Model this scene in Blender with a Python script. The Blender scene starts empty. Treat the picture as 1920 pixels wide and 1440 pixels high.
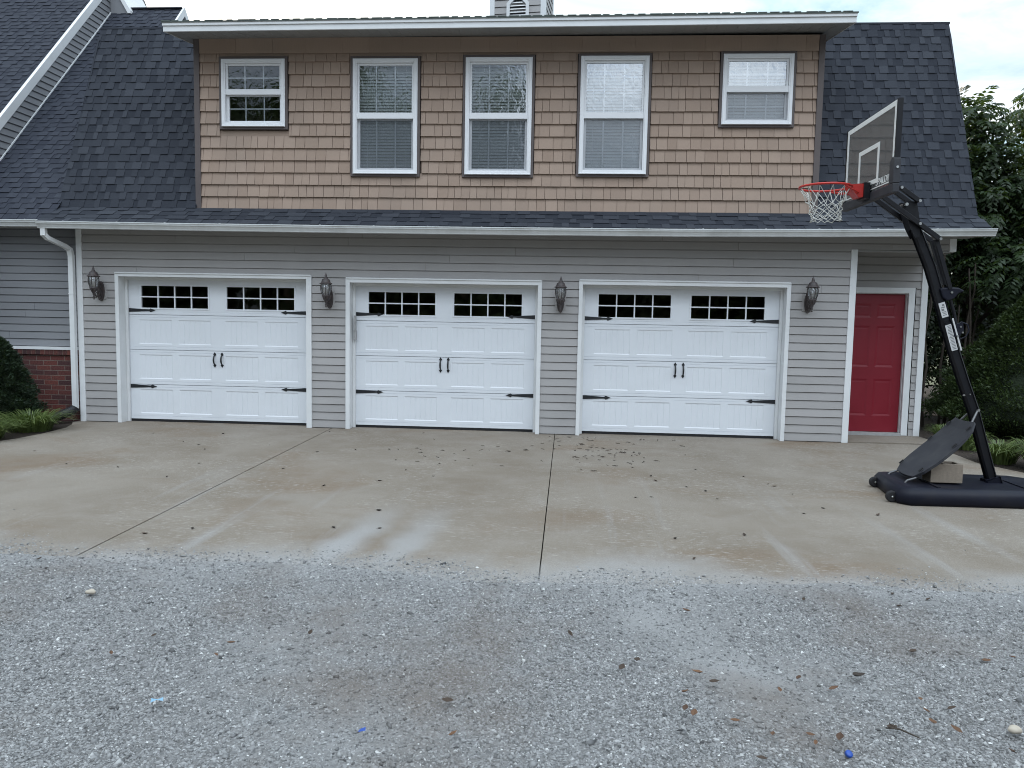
import bpy, bmesh, math, random
import numpy as np
from mathutils import Vector, Matrix

random.seed(7)
rng = np.random.default_rng(7)
S = bpy.context.scene
COL = S.collection
ORG = {}

# ------------------------------------------------------------------ node helpers
def new_mat(name):
    m = bpy.data.materials.new(name); m.use_nodes = True
    nt = m.node_tree; nt.nodes.clear()
    out = nt.nodes.new('ShaderNodeOutputMaterial')
    return m, nt, out

def nd(nt, typ, ins=None, **props):
    n = nt.nodes.new('ShaderNode' + typ)
    for k, v in props.items(): setattr(n, k, v)
    for k, v in (ins or {}).items():
        s = n.inputs[k]
        if hasattr(v, 'is_output') or isinstance(v, bpy.types.NodeSocket): nt.links.new(v, s)
        else: s.default_value = v
    return n

def coords(nt, scale=(1, 1, 1)):
    t = nd(nt, 'TexCoord')
    return nd(nt, 'Mapping', {'Vector': t.outputs['Object'], 'Scale': scale}).outputs[0]

def noise(nt, vec, scale, detail=4, rough=.55, dist=0.):
    return nd(nt, 'TexNoise', {'Vector': vec, 'Scale': scale, 'Detail': detail, 'Roughness': rough, 'Distortion': dist}).outputs['Fac']

def ramp(nt, fac, stops):
    r = nd(nt, 'ValToRGB', {'Fac': fac}); e = r.color_ramp.elements
    while len(e) < len(stops): e.new(.5)
    for x, (p, c) in zip(e, stops):
        x.position = p; x.color = c if len(c) == 4 else (*c, 1)
    return r.outputs[0]

def mixc(nt, fac, a, b, mode='MIX'):
    n = nt.nodes.new('ShaderNodeMix'); n.data_type = 'RGBA'; n.blend_type = mode
    for i, v in ((0, fac), (6, a), (7, b)):
        if isinstance(v, bpy.types.NodeSocket): nt.links.new(v, n.inputs[i])
        else: n.inputs[i].default_value = v if i == 0 or len(v) == 4 else (*v, 1)
    return n.outputs[2]

def math_(nt, op, a, b=0., clamp=False):
    n = nd(nt, 'Math', {0: a, 1: b}, operation=op); n.use_clamp = clamp
    return n.outputs[0]

def bump(nt, h, strength=.3, dist=.01):
    return nd(nt, 'Bump', {'Height': h, 'Strength': strength, 'Distance': dist}).outputs[0]

def finish(nt, out, **ins):
    b = nd(nt, 'BsdfPrincipled', ins); nt.links.new(b.outputs[0], out.inputs[0]); return b

def tone(nt):
    return nd(nt, 'Attribute', attribute_name='tone').outputs['Fac']

def surf(name, lo, hi, rough=.6, nscale=8, stretch=(1, 1, 1), bscale=60, bstr=.15, bdist=.004, use_tone=False, spec=.5, metal=0., dirt=None):
    """a two-tone painted or plastic surface with mottling and fine relief"""
    m, nt, out = new_mat(name)
    v = coords(nt, stretch)
    n = noise(nt, v, nscale, 5)
    f = math_(nt, 'MULTIPLY_ADD', n, 1.6); f.node.inputs[2].default_value = -.3
    if use_tone:
        f = math_(nt, 'ADD', math_(nt, 'MULTIPLY', tone(nt), .75), math_(nt, 'MULTIPLY', f, .25))
    c = mixc(nt, f, lo, hi)
    if dirt:
        d = ramp(nt, noise(nt, coords(nt), dirt[1], 6, .65), [(.48, (0, 0, 0)), (.75, (1, 1, 1))])
        c = mixc(nt, math_(nt, 'MULTIPLY', d, dirt[2]), c, dirt[0])
    b = noise(nt, v, bscale, 3)
    r = math_(nt, 'MULTIPLY_ADD', n, .16); r.node.inputs[2].default_value = rough - .08
    finish(nt, out, **{'Base Color': c, 'Roughness': r, 'Specular IOR Level': spec, 'Metallic': metal, 'Normal': bump(nt, b, bstr, bdist)})
    return m

M = {}
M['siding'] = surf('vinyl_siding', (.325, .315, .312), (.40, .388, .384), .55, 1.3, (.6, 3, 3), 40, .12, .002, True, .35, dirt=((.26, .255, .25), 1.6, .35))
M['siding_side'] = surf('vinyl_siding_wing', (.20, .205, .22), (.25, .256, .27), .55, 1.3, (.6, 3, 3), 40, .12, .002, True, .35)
M['shake'] = surf('shake_panel', (.245, .175, .128), (.36, .272, .205), .75, 3, (1, 1, .5), 1, .0, .002, True, .25)
def _shake():
    m, nt, out = new_mat('shake_panel')
    v = coords(nt, (60, 60, 3)); g = noise(nt, v, 2.5, 4)
    big = noise(nt, coords(nt), 1.1, 4)
    f = math_(nt, 'ADD', math_(nt, 'MULTIPLY', tone(nt), .55), math_(nt, 'MULTIPLY', g, .45))
    c = mixc(nt, f, (.278, .202, .157), (.41, .311, .25))
    c = mixc(nt, ramp(nt, big, [(.42, (0, 0, 0)), (.7, (.5, .5, .5))]), c, (.29, .23, .19))
    finish(nt, out, **{'Base Color': c, 'Roughness': .8, 'Specular IOR Level': .25, 'Normal': bump(nt, g, .35, .004)})
    return m
M['shake'] = _shake()
def _asphalt(name, lo, hi):
    m, nt, out = new_mat(name)
    v = coords(nt); g = noise(nt, v, 260, 2, .7); s = noise(nt, v, 1.2, 5)
    f = math_(nt, 'ADD', math_(nt, 'MULTIPLY', tone(nt), .7), math_(nt, 'MULTIPLY', s, .3))
    c = mixc(nt, f, lo, hi)
    c = mixc(nt, 1., c, ramp(nt, g, [(.3, (.55, .55, .55)), (.7, (1.5, 1.5, 1.5))]), 'MULTIPLY')
    finish(nt, out, **{'Base Color': c, 'Roughness': .9, 'Specular IOR Level': .25, 'Normal': bump(nt, g, .5, .004)})
    return m
M['roof'] = _asphalt('roof_shingles', (.015, .018, .026), (.046, .051, .063))
M['roof_far'] = _asphalt('roof_shingles_far', (.020, .023, .034), (.043, .048, .062))
M['roof_edge'] = surf('roof_edge', (.07, .085, .08), (.12, .14, .13), .9, 20)
M['white'] = surf('white_trim', (.66, .68, .69), (.76, .77, .78), .45, 2.5, bscale=30, bstr=.05, dirt=((.52, .52, .5), 3, .25))
M['door_white'] = surf('white_door_paint', (.70, .73, .77), (.75, .78, .82), .42, 1.5, bscale=90, bstr=.06, bdist=.002, dirt=((.62, .64, .66), 2.2, .25))
M['vinyl_white'] = surf('white_window_vinyl', (.74, .75, .77), (.80, .81, .83), .35, 4, bstr=.03)
M['gutter'] = surf('gutter_aluminium', (.58, .60, .60), (.70, .72, .73), .35, 2, (4, 1, 1), 30, .06, dirt=((.38, .38, .37), 2.5, .5))
M['soffit'] = surf('soffit_panel', (.27, .27, .265), (.32, .32, .315), .6, 3)
M['taupe'] = surf('dark_taupe_trim', (.085, .068, .066), (.115, .095, .092), .6, 5, (1, 1, .3), 80, .1)
M['red'] = surf('red_door_paint', (.19, .004, .015), (.22, .006, .020), .45, 3, bscale=60, bstr=.05)
M['iron'] = surf('black_iron', (.008, .010, .014), (.016, .018, .022), .5, 30)
M['bronze'] = surf('bronze_lantern', (.035, .031, .034), (.075, .062, .062), .55, 40, dirt=((.13, .08, .06), 30, .5))
M['black_plastic'] = surf('black_plastic', (.006, .007, .014), (.010, .011, .020), .5, 6, bscale=200, bstr=.08, spec=.2, dirt=((.022, .021, .022), 5, .4))
M['black_steel'] = surf('black_steel', (.004, .0045, .007), (.008, .0085, .012), .5, 10, spec=.3, dirt=((.02, .02, .022), 6, .4))
M['guard'] = surf('charcoal_plastic', (.020, .021, .028), (.030, .031, .038), .65, 6, bscale=220, bstr=.1, dirt=((.07, .07, .07), 6, .4))
M['chrome'] = surf('steel_bolt', (.5, .5, .5), (.6, .6, .6), .3, 10, metal=1.)
M['rim_red'] = surf('red_rim', (.42, .018, .014), (.52, .03, .02), .4, 10)
M['strut'] = surf('steel_strut', (.10, .10, .105), (.18, .18, .185), .45, 30, metal=.6)
M['net'] = surf('net_cord', (.50, .50, .47), (.62, .62, .59), .9, 20)
M['board_white'] = surf('board_print', (.72, .73, .72), (.78, .78, .77), .4, 10, bstr=.02)
M['sticker'] = surf('sticker_paper', (.48, .48, .48), (.56, .56, .56), .5, 10, bstr=.02)
M['print'] = surf('sticker_print', (.12, .12, .13), (.2, .2, .2), .6, 10)
M['rubber'] = surf('rubber_seal', (.008, .008, .01), (.014, .014, .016), .8, 20)
M['block'] = surf('concrete_block', (.20, .165, .13), (.30, .25, .20), .95, 40, bscale=160, bstr=.6, bdist=.006)
M['slat'] = surf('blind_slat', (.70, .73, .73), (.78, .80, .80), .5, 5)
M['interior'] = surf('interior_plaster', (.22, .19, .12), (.30, .26, .17), .9, 2)
M['grey_metal'] = surf('grey_metal', (.30, .30, .30), (.40, .40, .40), .5, 20)
M['bark'] = surf('bark', (.035, .028, .022), (.075, .06, .048), .95, 12, (1, 1, .2), 40, .8, .02)
M['mulch'] = surf('mulch', (.018, .013, .010), (.06, .042, .030), 1., 30, bscale=60, bstr=1., bdist=.03)
M['leaf_brown'] = surf('dry_leaf', (.055, .032, .022), (.17, .088, .046), .85, 30, use_tone=True)
M['leaf_dark'] = surf('dark_leaf', (.022, .018, .015), (.075, .05, .035), .85, 30, use_tone=True)
M['pipe'] = surf('corrugated_pipe', (.010, .011, .014), (.02, .02, .024), .55, 10)

def _leaf(name, lo, hi, trans=.35, rough=.5):
    m, nt, out = new_mat(name)
    n = noise(nt, coords(nt), 1.3, 3)
    f = math_(nt, 'ADD', math_(nt, 'MULTIPLY', tone(nt), .75), math_(nt, 'MULTIPLY', n, .25))
    c = mixc(nt, f, lo, hi)
    p = nd(nt, 'BsdfPrincipled', {'Base Color': c, 'Roughness': rough, 'Specular IOR Level': .4})
    t = nd(nt, 'BsdfTranslucent', {'Color': mixc(nt, .5, c, (.16, .24, .03))})
    x = nd(nt, 'MixShader', {0: trans, 1: p.outputs[0], 2: t.outputs[0]})
    nt.links.new(x.outputs[0], out.inputs[0]); return m
M['tree_leaf'] = _leaf('tree_foliage', (.010, .022, .010), (.042, .075, .024), .25)
M['hedge_leaf'] = _leaf('hedge_foliage', (.008, .017, .008), (.032, .055, .016), .2)
M['yew_leaf'] = _leaf('evergreen_foliage', (.013, .030, .009), (.055, .085, .022), .14, .6)
M['shrub_leaf'] = _leaf('dark_shrub_foliage', (.006, .016, .010), (.026, .048, .022), .1, .6)
M['blade'] = _leaf('liriope_blade', (.035, .068, .020), (.20, .25, .085), .25, .4)
M['far_leaf'] = _leaf('far_foliage', (.02, .035, .014), (.05, .08, .03), .2, .7)

def _brick():
    m, nt, out = new_mat('brick')
    t = nd(nt, 'TexCoord')
    sp = nd(nt, 'SeparateXYZ', {0: t.outputs['Object']})
    v = nd(nt, 'CombineXYZ', {0: sp.outputs[0], 1: sp.outputs[2], 2: 0.}).outputs[0]
    b = nd(nt, 'TexBrick', {'Vector': v, 'Color1': (.135, .038, .030, 1), 'Color2': (.05, .022, .024, 1), 'Mortar': (.17, .135, .115, 1),
                            'Scale': 1., 'Mortar Size': .0052, 'Mortar Smooth': .2, 'Brick Width': .222, 'Row Height': .0745, 'Bias': -.1})
    n = noise(nt, coords(nt), 45, 4)
    c = mixc(nt, 1., b.outputs[0], ramp(nt, n, [(.3, (.65, .65, .65)), (.7, (1.3, 1.3, 1.3))]), 'MULTIPLY')
    h = math_(nt, 'SUBTRACT', math_(nt, 'MULTIPLY', n, .3), b.outputs['Fac'])
    finish(nt, out, **{'Base Color': c, 'Roughness': .9, 'Normal': bump(nt, h, .8, .008)})
    return m
M['brick'] = _brick()

def _soldier():
    m, nt, out = new_mat('brick_rowlock')
    f = tone(nt); n = noise(nt, coords(nt), 45, 4)
    c = mixc(nt, f, (.045, .022, .024), (.15, .045, .034))
    c = mixc(nt, 1., c, ramp(nt, n, [(.3, (.65, .65, .65)), (.7, (1.3, 1.3, 1.3))]), 'MULTIPLY')
    finish(nt, out, **{'Base Color': c, 'Roughness': .9, 'Normal': bump(nt, n, .5, .004)})
    return m
M['rowlock'] = _soldier()

def _glass(name, refl, tint, rough=.0, wav=.0, wscale=3.):
    m, nt, out = new_mat(name)
    nrm = None
    if wav:
        h = noise(nt, coords(nt, (1, 1, .7)), wscale, 2, .5, 1.2)
        nrm = bump(nt, h, wav, .05)
    fr = nd(nt, 'Fresnel', {'IOR': 1.5})
    if nrm: nt.links.new(nrm, fr.inputs['Normal'])
    f = math_(nt, 'ADD', fr.outputs[0], refl, True)
    g = nd(nt, 'BsdfGlossy', {'Color': (.95, .97, 1, 1), 'Roughness': rough})
    if nrm: nt.links.new(nrm, g.inputs['Normal'])
    t = nd(nt, 'BsdfTransparent', {'Color': (*tint, 1)})
    x = nd(nt, 'MixShader', {0: f, 1: t.outputs[0], 2: g.outputs[0]})
    nt.links.new(x.outputs[0], out.inputs[0]); return m
M['pane'] = _glass('window_glass', .19, (.90, .93, .93), .0, .045, 11.)
M['pane_low'] = _glass('window_glass_lower', .10, (.86, .90, .92), .0, .045, 8.)
M['door_pane'] = _glass('garage_door_glass', .0, (.70, .70, .66), .0, .0)
M['globe'] = _glass('lantern_glass', .2, (.85, .85, .85), .08, .3, 40.)
def _acrylic():
    m, nt, out = new_mat('clear_acrylic')
    fr = nd(nt, 'Fresnel', {'IOR': 1.5})
    g = nd(nt, 'BsdfGlossy', {'Color': (.80, .88, .95, 1), 'Roughness': .02})
    t = nd(nt, 'BsdfTransparent', {'Color': (.80, .82, .82, 1)})
    d = nd(nt, 'BsdfDiffuse', {'Color': (.55, .55, .56, 1)})
    x = nd(nt, 'MixShader', {0: .20, 1: t.outputs[0], 2: d.outputs[0]})
    y = nd(nt, 'MixShader', {0: fr.outputs[0], 1: x.outputs[0], 2: g.outputs[0]})
    nt.links.new(y.outputs[0], out.inputs[0]); return m
M['acrylic'] = _acrylic()
def _screen():
    m, nt, out = new_mat('insect_screen')
    d = nd(nt, 'BsdfDiffuse', {'Color': (.19, .205, .23, 1)})
    t = nd(nt, 'BsdfTransparent', {'Color': (1, 1, 1, 1)})
    x = nd(nt, 'MixShader', {0: .30, 1: t.outputs[0], 2: d.outputs[0]})
    nt.links.new(x.outputs[0], out.inputs[0]); return m
M['screen'] = _screen()

def _concrete(name, drive=True):
    m, nt, out = new_mat(name)
    v = coords(nt)
    n1 = noise(nt, v, .55, 6, .6, .4); n2 = noise(nt, v, 2.6, 7, .65); n3 = noise(nt, v, 90, 3, .7)
    c = mixc(nt, ramp(nt, n1, [(.35, (0, 0, 0)), (.65, (1, 1, 1))]), (.178, .150, .120), (.230, .202, .170))
    c = mixc(nt, ramp(nt, n2, [(.45, (0, 0, 0)), (.75, (.6, .6, .6))]), c, (.255, .230, .202))
    if drive:
        # rust-brown patches
        rr = ramp(nt, noise(nt, coords(nt, (.5, .8, 1)), .9, 5, .6, .6), [(.52, (0, 0, 0)), (.72, (.75, .75, .75))])
        c = mixc(nt, rr, c, (.165, .118, .080))
        # scaled, pitted spots
        pit = ramp(nt, noise(nt, coords(nt, (1, 2.2, 1)), 16, 5, .75), [(.55, (0, 0, 0)), (.62, (1, 1, 1))])
        reg = ramp(nt, noise(nt, v, .8, 3), [(.42, (0, 0, 0)), (.56, (.75, .75, .75))])
        c = mixc(nt, math_(nt, 'MULTIPLY', pit, reg), c, (.31, .285, .255))
        # pale gravel dust carried onto the apron, tyre-dragged streaks running up towards the doors
        sp = nd(nt, 'SeparateXYZ', {0: nd(nt, 'TexCoord').outputs['Object']})
        wob = math_(nt, 'MULTIPLY', noise(nt, v, .9, 5, .6), 1.9)
        e = math_(nt, 'ADD', sp.outputs[1], wob)
        dust = nd(nt, 'MapRange', {0: e, 1: -5.45, 2: -4.75, 3: .9, 4: 0.}).outputs[0]
        st = ramp(nt, noise(nt, coords(nt, (2.6, .16, 1)), 1.25, 4, .6), [(.56, (0, 0, 0)), (.70, (1, 1, 1))])
        far = nd(nt, 'MapRange', {0: sp.outputs[1], 1: -5.6, 2: -2.6, 3: .5, 4: 0.}).outputs[0]
        dust = math_(nt, 'MAXIMUM', dust, math_(nt, 'MULTIPLY', st, far), True)
        # two tyre-dragged dust bands in front of the middle door
        for xc, wd, am in ((-1.12, .26, .9), (-.68, .24, .75)):
            dx = math_(nt, 'ADD', sp.outputs[0], math_(nt, 'MULTIPLY_ADD', noise(nt, v, 2.2, 4), .22)); dx.node.inputs[2].default_value = 0
            q = math_(nt, 'ABSOLUTE', math_(nt, 'SUBTRACT', math_(nt, 'ADD', dx, math_(nt, 'MULTIPLY', sp.outputs[1], -.10)), xc + .62 + .11))
            q = nd(nt, 'MapRange', {0: q, 1: .02, 2: wd, 3: am, 4: 0.}, interpolation_type='SMOOTHSTEP').outputs[0]
            fy = nd(nt, 'MapRange', {0: sp.outputs[1], 1: -5.9, 2: -4.1, 3: 1., 4: 0.}, interpolation_type='SMOOTHSTEP').outputs[0]
            dust = math_(nt, 'MAXIMUM', dust, math_(nt, 'MULTIPLY', q, fy))
        c = mixc(nt, dust, c, (.30, .297, .294))
    chips = ramp(nt, noise(nt, v, 46, 4, .7), [(.64, (0, 0, 0)), (.68, (.7, .7, .7))])
    c = mixc(nt, chips, c, (.33, .31, .285))
    specks = ramp(nt, noise(nt, coords(nt, (1, 1.5, 1)), 31, 3, .7), [(.27, (.7, .7, .7)), (.31, (0, 0, 0))])
    c = mixc(nt, specks, c, (.06, .05, .042))
    c = mixc(nt, 1., c, ramp(nt, n3, [(.25, (.74, .74, .74)), (.75, (1.25, 1.25, 1.25))]), 'MULTIPLY')
    finish(nt, out, **{'Base Color': c, 'Roughness': .95, 'Specular IOR Level': .1, 'Normal': bump(nt, math_(nt, 'ADD', n3, n2), .35, .005)})
    return m
M['concrete'] = _concrete('driveway_concrete')
M['porch'] = _concrete('porch_concrete', False)

def _gravel():
    m, nt, out = new_mat('gravel_fines')
    v = coords(nt)
    vo = nd(nt, 'TexVoronoi', {'Vector': v, 'Scale': 95.}); vo2 = nd(nt, 'TexVoronoi', {'Vector': v, 'Scale': 210.})
    n1 = noise(nt, v, 1.1, 6, .6); n4 = noise(nt, v, 300, 2, .7)
    dust = tone(nt)
    st = mixc(nt, nd(nt, 'SeparateColor', {0: vo.outputs['Color']}).outputs[0], (.10, .098, .096), (.225, .222, .219))
    fine = mixc(nt, n4, (.255, .254, .252), (.325, .323, .32))
    c = mixc(nt, dust, st, fine)
    br = ramp(nt, noise(nt, v, .75, 5, .6), [(.50, (0, 0, 0)), (.68, (.7, .7, .7))])
    c = mixc(nt, br, c, (.155, .13, .112))
    h = math_(nt, 'ADD', vo.outputs['Distance'], math_(nt, 'MULTIPLY', vo2.outputs['Distance'], .5))
    finish(nt, out, **{'Base Color': c, 'Roughness': .95, 'Specular IOR Level': .2, 'Normal': bump(nt, h, .8, .008)})
    return m
M['gravel'] = _gravel()
def _stone():
    m, nt, out = new_mat('crushed_stone')
    c = ramp(nt, tone(nt), [(0., (.085, .085, .086)), (.45, (.222, .222, .222)), (.8, (.315, .315, .313)), (.95, (.40, .40, .395)), (1., (.56, .56, .55))])
    br = ramp(nt, noise(nt, coords(nt), .75, 5, .6), [(.50, (0, 0, 0)), (.68, (.55, .55, .55))])
    c = mixc(nt, br, c, (.15, .125, .108))
    finish(nt, out, **{'Base Color': c, 'Roughness': .9, 'Specular IOR Level': .25})
    return m
M['stone'] = _stone()
M['soil'] = surf('grassy_soil', (.05, .06, .03), (.11, .11, .06), 1., 2, bscale=40, bstr=1., bdist=.03)

# ------------------------------------------------------------------ mesh helpers
def tag(o, label=None, cat=None, group=None, kind=None):
    if label: o['label'] = label
    if cat: o['category'] = cat
    if group: o['group'] = group
    if kind: o['kind'] = kind
    return o

def thing(name, label, cat, loc=(0, 0, 0), group=None):
    o = bpy.data.objects.new(name, None); COL.objects.link(o)
    o.location = loc; o.empty_display_size = .2
    ORG[o.name] = Vector(loc)
    return tag(o, label, cat, group)

class MB:
    def __init__(s): s.v = []; s.f = []; s.t = []; s.sm = []
    def add(s, vs, fs, tn=.5, smooth=False):
        b = len(s.v); s.v += [tuple(p) for p in vs]
        for f in fs: s.f.append([b + i for i in f]); s.t.append(tn); s.sm.append(smooth)
    def quad(s, a, b, c, d, tn=.5): s.add((a, b, c, d), ((0, 1, 2, 3),), tn)
    def box(s, x0, x1, y0, y1, z0, z1, tn=.5):
        s.add([(x, y, z) for z in (z0, z1) for y in (y0, y1) for x in (x0, x1)],
              ((0, 2, 3, 1), (4, 5, 7, 6), (0, 1, 5, 4), (2, 6, 7, 3), (0, 4, 6, 2), (1, 3, 7, 5)), tn)
    def bar(s, p, q, w, h, side=(0, 1, 0), tn=.5):
        """box from p to q, w across 'side', h across the third axis"""
        p, q, sd = Vector(p), Vector(q), Vector(side)
        d = (q - p).normalized(); u = d.cross(sd).normalized(); sd = u.cross(d).normalized()
        vs = [c + sd * (a * w / 2) + u * (b * h / 2) for c in (p, q) for a, b in ((-1, -1), (1, -1), (1, 1), (-1, 1))]
        s.add(vs, ((0, 3, 2, 1), (4, 5, 6, 7), (0, 1, 5, 4), (1, 2, 6, 5), (2, 3, 7, 6), (3, 0, 4, 7)), tn)
    def prism(s, poly, axis, a, b, tn=.5):
        """extrude a 2-D outline along x, y or z between a and b"""
        mk = {'x': lambda p, t: (t, p[0], p[1]), 'y': lambda p, t: (p[0], t, p[1]), 'z': lambda p, t: (p[0], p[1], t)}[axis]
        n = len(poly)
        vs = [mk(p, a) for p in poly] + [mk(p, b) for p in poly]
        fs = [tuple(range(n))[::-1], tuple(range(n, 2 * n))] + [(i, (i + 1) % n, n + (i + 1) % n, n + i) for i in range(n)]
        s.add(vs, fs, tn)
    def tube(s, path, r, n=8, closed=False, caps=True, tn=.5):
        P = [Vector(p) for p in path]; N = len(P); vs = []; fs = []
        R = r if isinstance(r, (list, tuple)) else [r] * N
        prev = None
        for i, p in enumerate(P):
            if closed: d = P[(i + 1) % N] - P[i - 1]
            else: d = P[min(i + 1, N - 1)] - P[max(i - 1, 0)]
            d.normalize()
            if prev is None:
                a = Vector((0, 0, 1)) if abs(d.z) < .9 else Vector((1, 0, 0))
                u = d.cross(a).normalized()
            else: u = (prev - d * prev.dot(d)).normalized()
            prev = u; w = d.cross(u)
            for k in range(n):
                t = 2 * math.pi * k / n
                vs.append(p + (u * math.cos(t) + w * math.sin(t)) * R[i])
        for i in range(N if closed else N - 1):
            j = (i + 1) % N
            for k in range(n): fs.append((i * n + k, i * n + (k + 1) % n, j * n + (k + 1) % n, j * n + k))
        s.add(vs, fs, tn, True)
        if caps and not closed:
            s.add(vs[:n], (tuple(range(n))[::-1],), tn); s.add(vs[-n:], (tuple(range(n)),), tn)
    def lathe(s, prof, c=(0, 0, 0), n=16, tn=.5):
        c = Vector(c); vs = []; fs = []
        for r, z in prof:
            for k in range(n):
                t = 2 * math.pi * k / n; vs.append(c + Vector((r * math.cos(t), r * math.sin(t), z)))
        for i in range(len(prof) - 1):
            for k in range(n): fs.append((i * n + k, i * n + (k + 1) % n, (i + 1) * n + (k + 1) % n, (i + 1) * n + k))
        s.add(vs, fs, tn, True)
    def frame(s, x0, x1, z0, z1, w, y0, y1, tn=.5, wb=None, wt=None):
        """rectangular frame in the x-z plane"""
        wb = wb or w; wt = wt or w
        s.box(x0, x0 + w, y0, y1, z0, z1, tn); s.box(x1 - w, x1, y0, y1, z0, z1, tn)
        s.box(x0 + w, x1 - w, y0, y1, z0, z0 + wb, tn); s.box(x0 + w, x1 - w, y0, y1, z1 - wt, z1, tn)
    def build(s, name, mat, parent=None, origin=(0, 0, 0), bevel=0, subs=0):
        org = ORG[parent.name] if parent else Vector(origin)
        me = bpy.data.meshes.new(name)
        me.from_pydata([(p[0] - org.x, p[1] - org.y, p[2] - org.z) for p in s.v], [], s.f)
        me.materials.append(mat)
        a = me.attributes.new('tone', 'FLOAT', 'FACE'); a.data.foreach_set('value', np.array(s.t, dtype=np.float32))
        me.polygons.foreach_set('use_smooth', np.array(s.sm, dtype=bool))
        me.update()
        o = bpy.data.objects.new(name, me); COL.objects.link(o)
        if parent: o.parent = parent
        else: o.location = org
        ORG[o.name] = org
        if bevel:
            b = o.modifiers.new('edge', 'BEVEL'); b.width = bevel; b.segments = 2; b.limit_method = 'ANGLE'
        return o

def np_mesh(name, V, F, mat, tn, parent=None, origin=(0, 0, 0)):
    org = ORG[parent.name] if parent else Vector(origin)
    V = np.asarray(V, dtype=np.float32) - np.array(org, dtype=np.float32)
    F = np.asarray(F, dtype=np.int32); k = F.shape[1]
    me = bpy.data.meshes.new(name)
    me.vertices.add(len(V)); me.vertices.foreach_set('co', V.ravel())
    me.loops.add(F.size); me.loops.foreach_set('vertex_index', F.ravel())
    me.polygons.add(len(F)); me.polygons.foreach_set('loop_start', np.arange(0, F.size, k, dtype=np.int32))
    me.polygons.foreach_set('loop_total', np.full(len(F), k, dtype=np.int32))
    me.materials.append(mat)
    a = me.attributes.new('tone', 'FLOAT', 'FACE'); a.data.foreach_set('value', np.asarray(tn, dtype=np.float32))
    me.update(calc_edges=True)
    o = bpy.data.objects.new(name, me); COL.objects.link(o)
    if parent: o.parent = parent
    else: o.location = org
    ORG[o.name] = org
    return o

def cut(x0, x1, z, holes):
    iv = [(x0, x1)]
    for a, b, za, zb in holes:
        if za <= z <= zb:
            nx = []
            for p, q in iv:
                if b <= p or a >= q: nx.append((p, q)); continue
                if a > p: nx.append((p, a))
                if b < q: nx.append((b, q))
            iv = nx
    return [(p, q) for p, q in iv if q - p > 1e-3]

def clapboard(mb, x0, x1, z0, z1, y, e, holes=(), off=0., p=.015, xf=None):
    xf = xf or (lambda x, yy, z: (x, yy, z))
    k = math.floor((z0 - off) / e + 1e-6)
    while off + k * e < z1 - 1e-4:
        zb = off + k * e; ze = zb + e; k += 1
        lo, hi = max(zb, z0), min(ze, z1)
        zc = zb + .86 * e
        cuts = sorted({lo, hi} | {c for h in holes for c in h[2:4] if lo < c < hi} | ({zc} if lo < zc < hi else set()))
        tn0 = random.uniform(.3, .7); seams = [random.uniform(x0, x0 + 3.6) + 3.66 * q for q in range(int((x1 - x0) / 3.66) + 1)]
        Y = lambda z: y - p * (1 - .75 * min((z - zb) / (.86 * e), 1)) if z <= zc + 1e-9 else y - p * .25 + (.008 + p * .25) * (z - zc) / (ze - zc)
        for a, b in zip(cuts, cuts[1:]):
            pieces = []
            for p0, p1 in cut(x0, x1, (a + b) / 2, holes):
                ss = [p0] + sorted(q for q in seams if p0 + .3 < q < p1 - .3) + [p1]
                for w0, w1 in zip(ss, ss[1:]): pieces.append((w0 + (.0025 if w0 > p0 else 0), w1))
            for p0, p1 in pieces:
                tn = min(1, max(0, tn0 + .22 * math.sin(p0 * 7.3 + zb * 31)))
                mb.quad(xf(p0, Y(a), a), xf(p1, Y(a), a), xf(p1, Y(b - 1e-9), b), xf(p0, Y(b - 1e-9), b), tn)
                if abs(a - zb) < 1e-6:
                    mb.quad(xf(p0, y + .008, a), xf(p1, y + .008, a), xf(p1, y - p, a), xf(p0, y - p, a), tn)

def shakes(mb, x0, x1, z0, z1, y, e, holes=(), first=None):
    z = z0
    while z < z1 - 1e-3:
        h = e if z + 1.4 * e < z1 else z1 - z
        for p, q in cut(x0, x1, z + h * .5, holes):
            mb.quad((p, y - .003, z), (q, y - .003, z), (q, y - .003, z + h), (p, y - .003, z + h), .0)
            x = p - random.uniform(0, .1)
            while x < q:
                w = random.choice((.10, .125, .15, .175, .2, .14)) + random.uniform(-.01, .01)
                a, b = max(x + .0028, p), min(x + w - .0028, q); x += w
                if b - a < .02: continue
                tn = random.uniform(.15, .95); d = random.uniform(-.001, .002); zz = z + random.uniform(-.0015, .0015)
                yb, yt = y - .034 - d, y - .010 - d
                mb.add(((a, yb, zz), (b, yb, zz), (b, yt, z + h), (a, yt, z + h), (a, y, zz), (b, y, zz), (b, y, z + h), (a, y, z + h)),
                       ((0, 1, 2, 3), (4, 5, 1, 0), (0, 3, 7, 4), (1, 5, 6, 2)), tn)
        # strip hidden beside windows that end inside the row
        cs = sorted({z, z + h} | {c for hh in holes for c in hh[2:4] if z < c < z + h})
        if len(cs) > 2:
            for a, b in zip(cs, cs[1:]):
                for p, q in cut(x0, x1, (a + b) / 2, holes):
                    mb.quad((p, y - .006, a), (q, y - .006, a), (q, y - .006, b), (p, y - .006, b), .4)
        z += h

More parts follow.
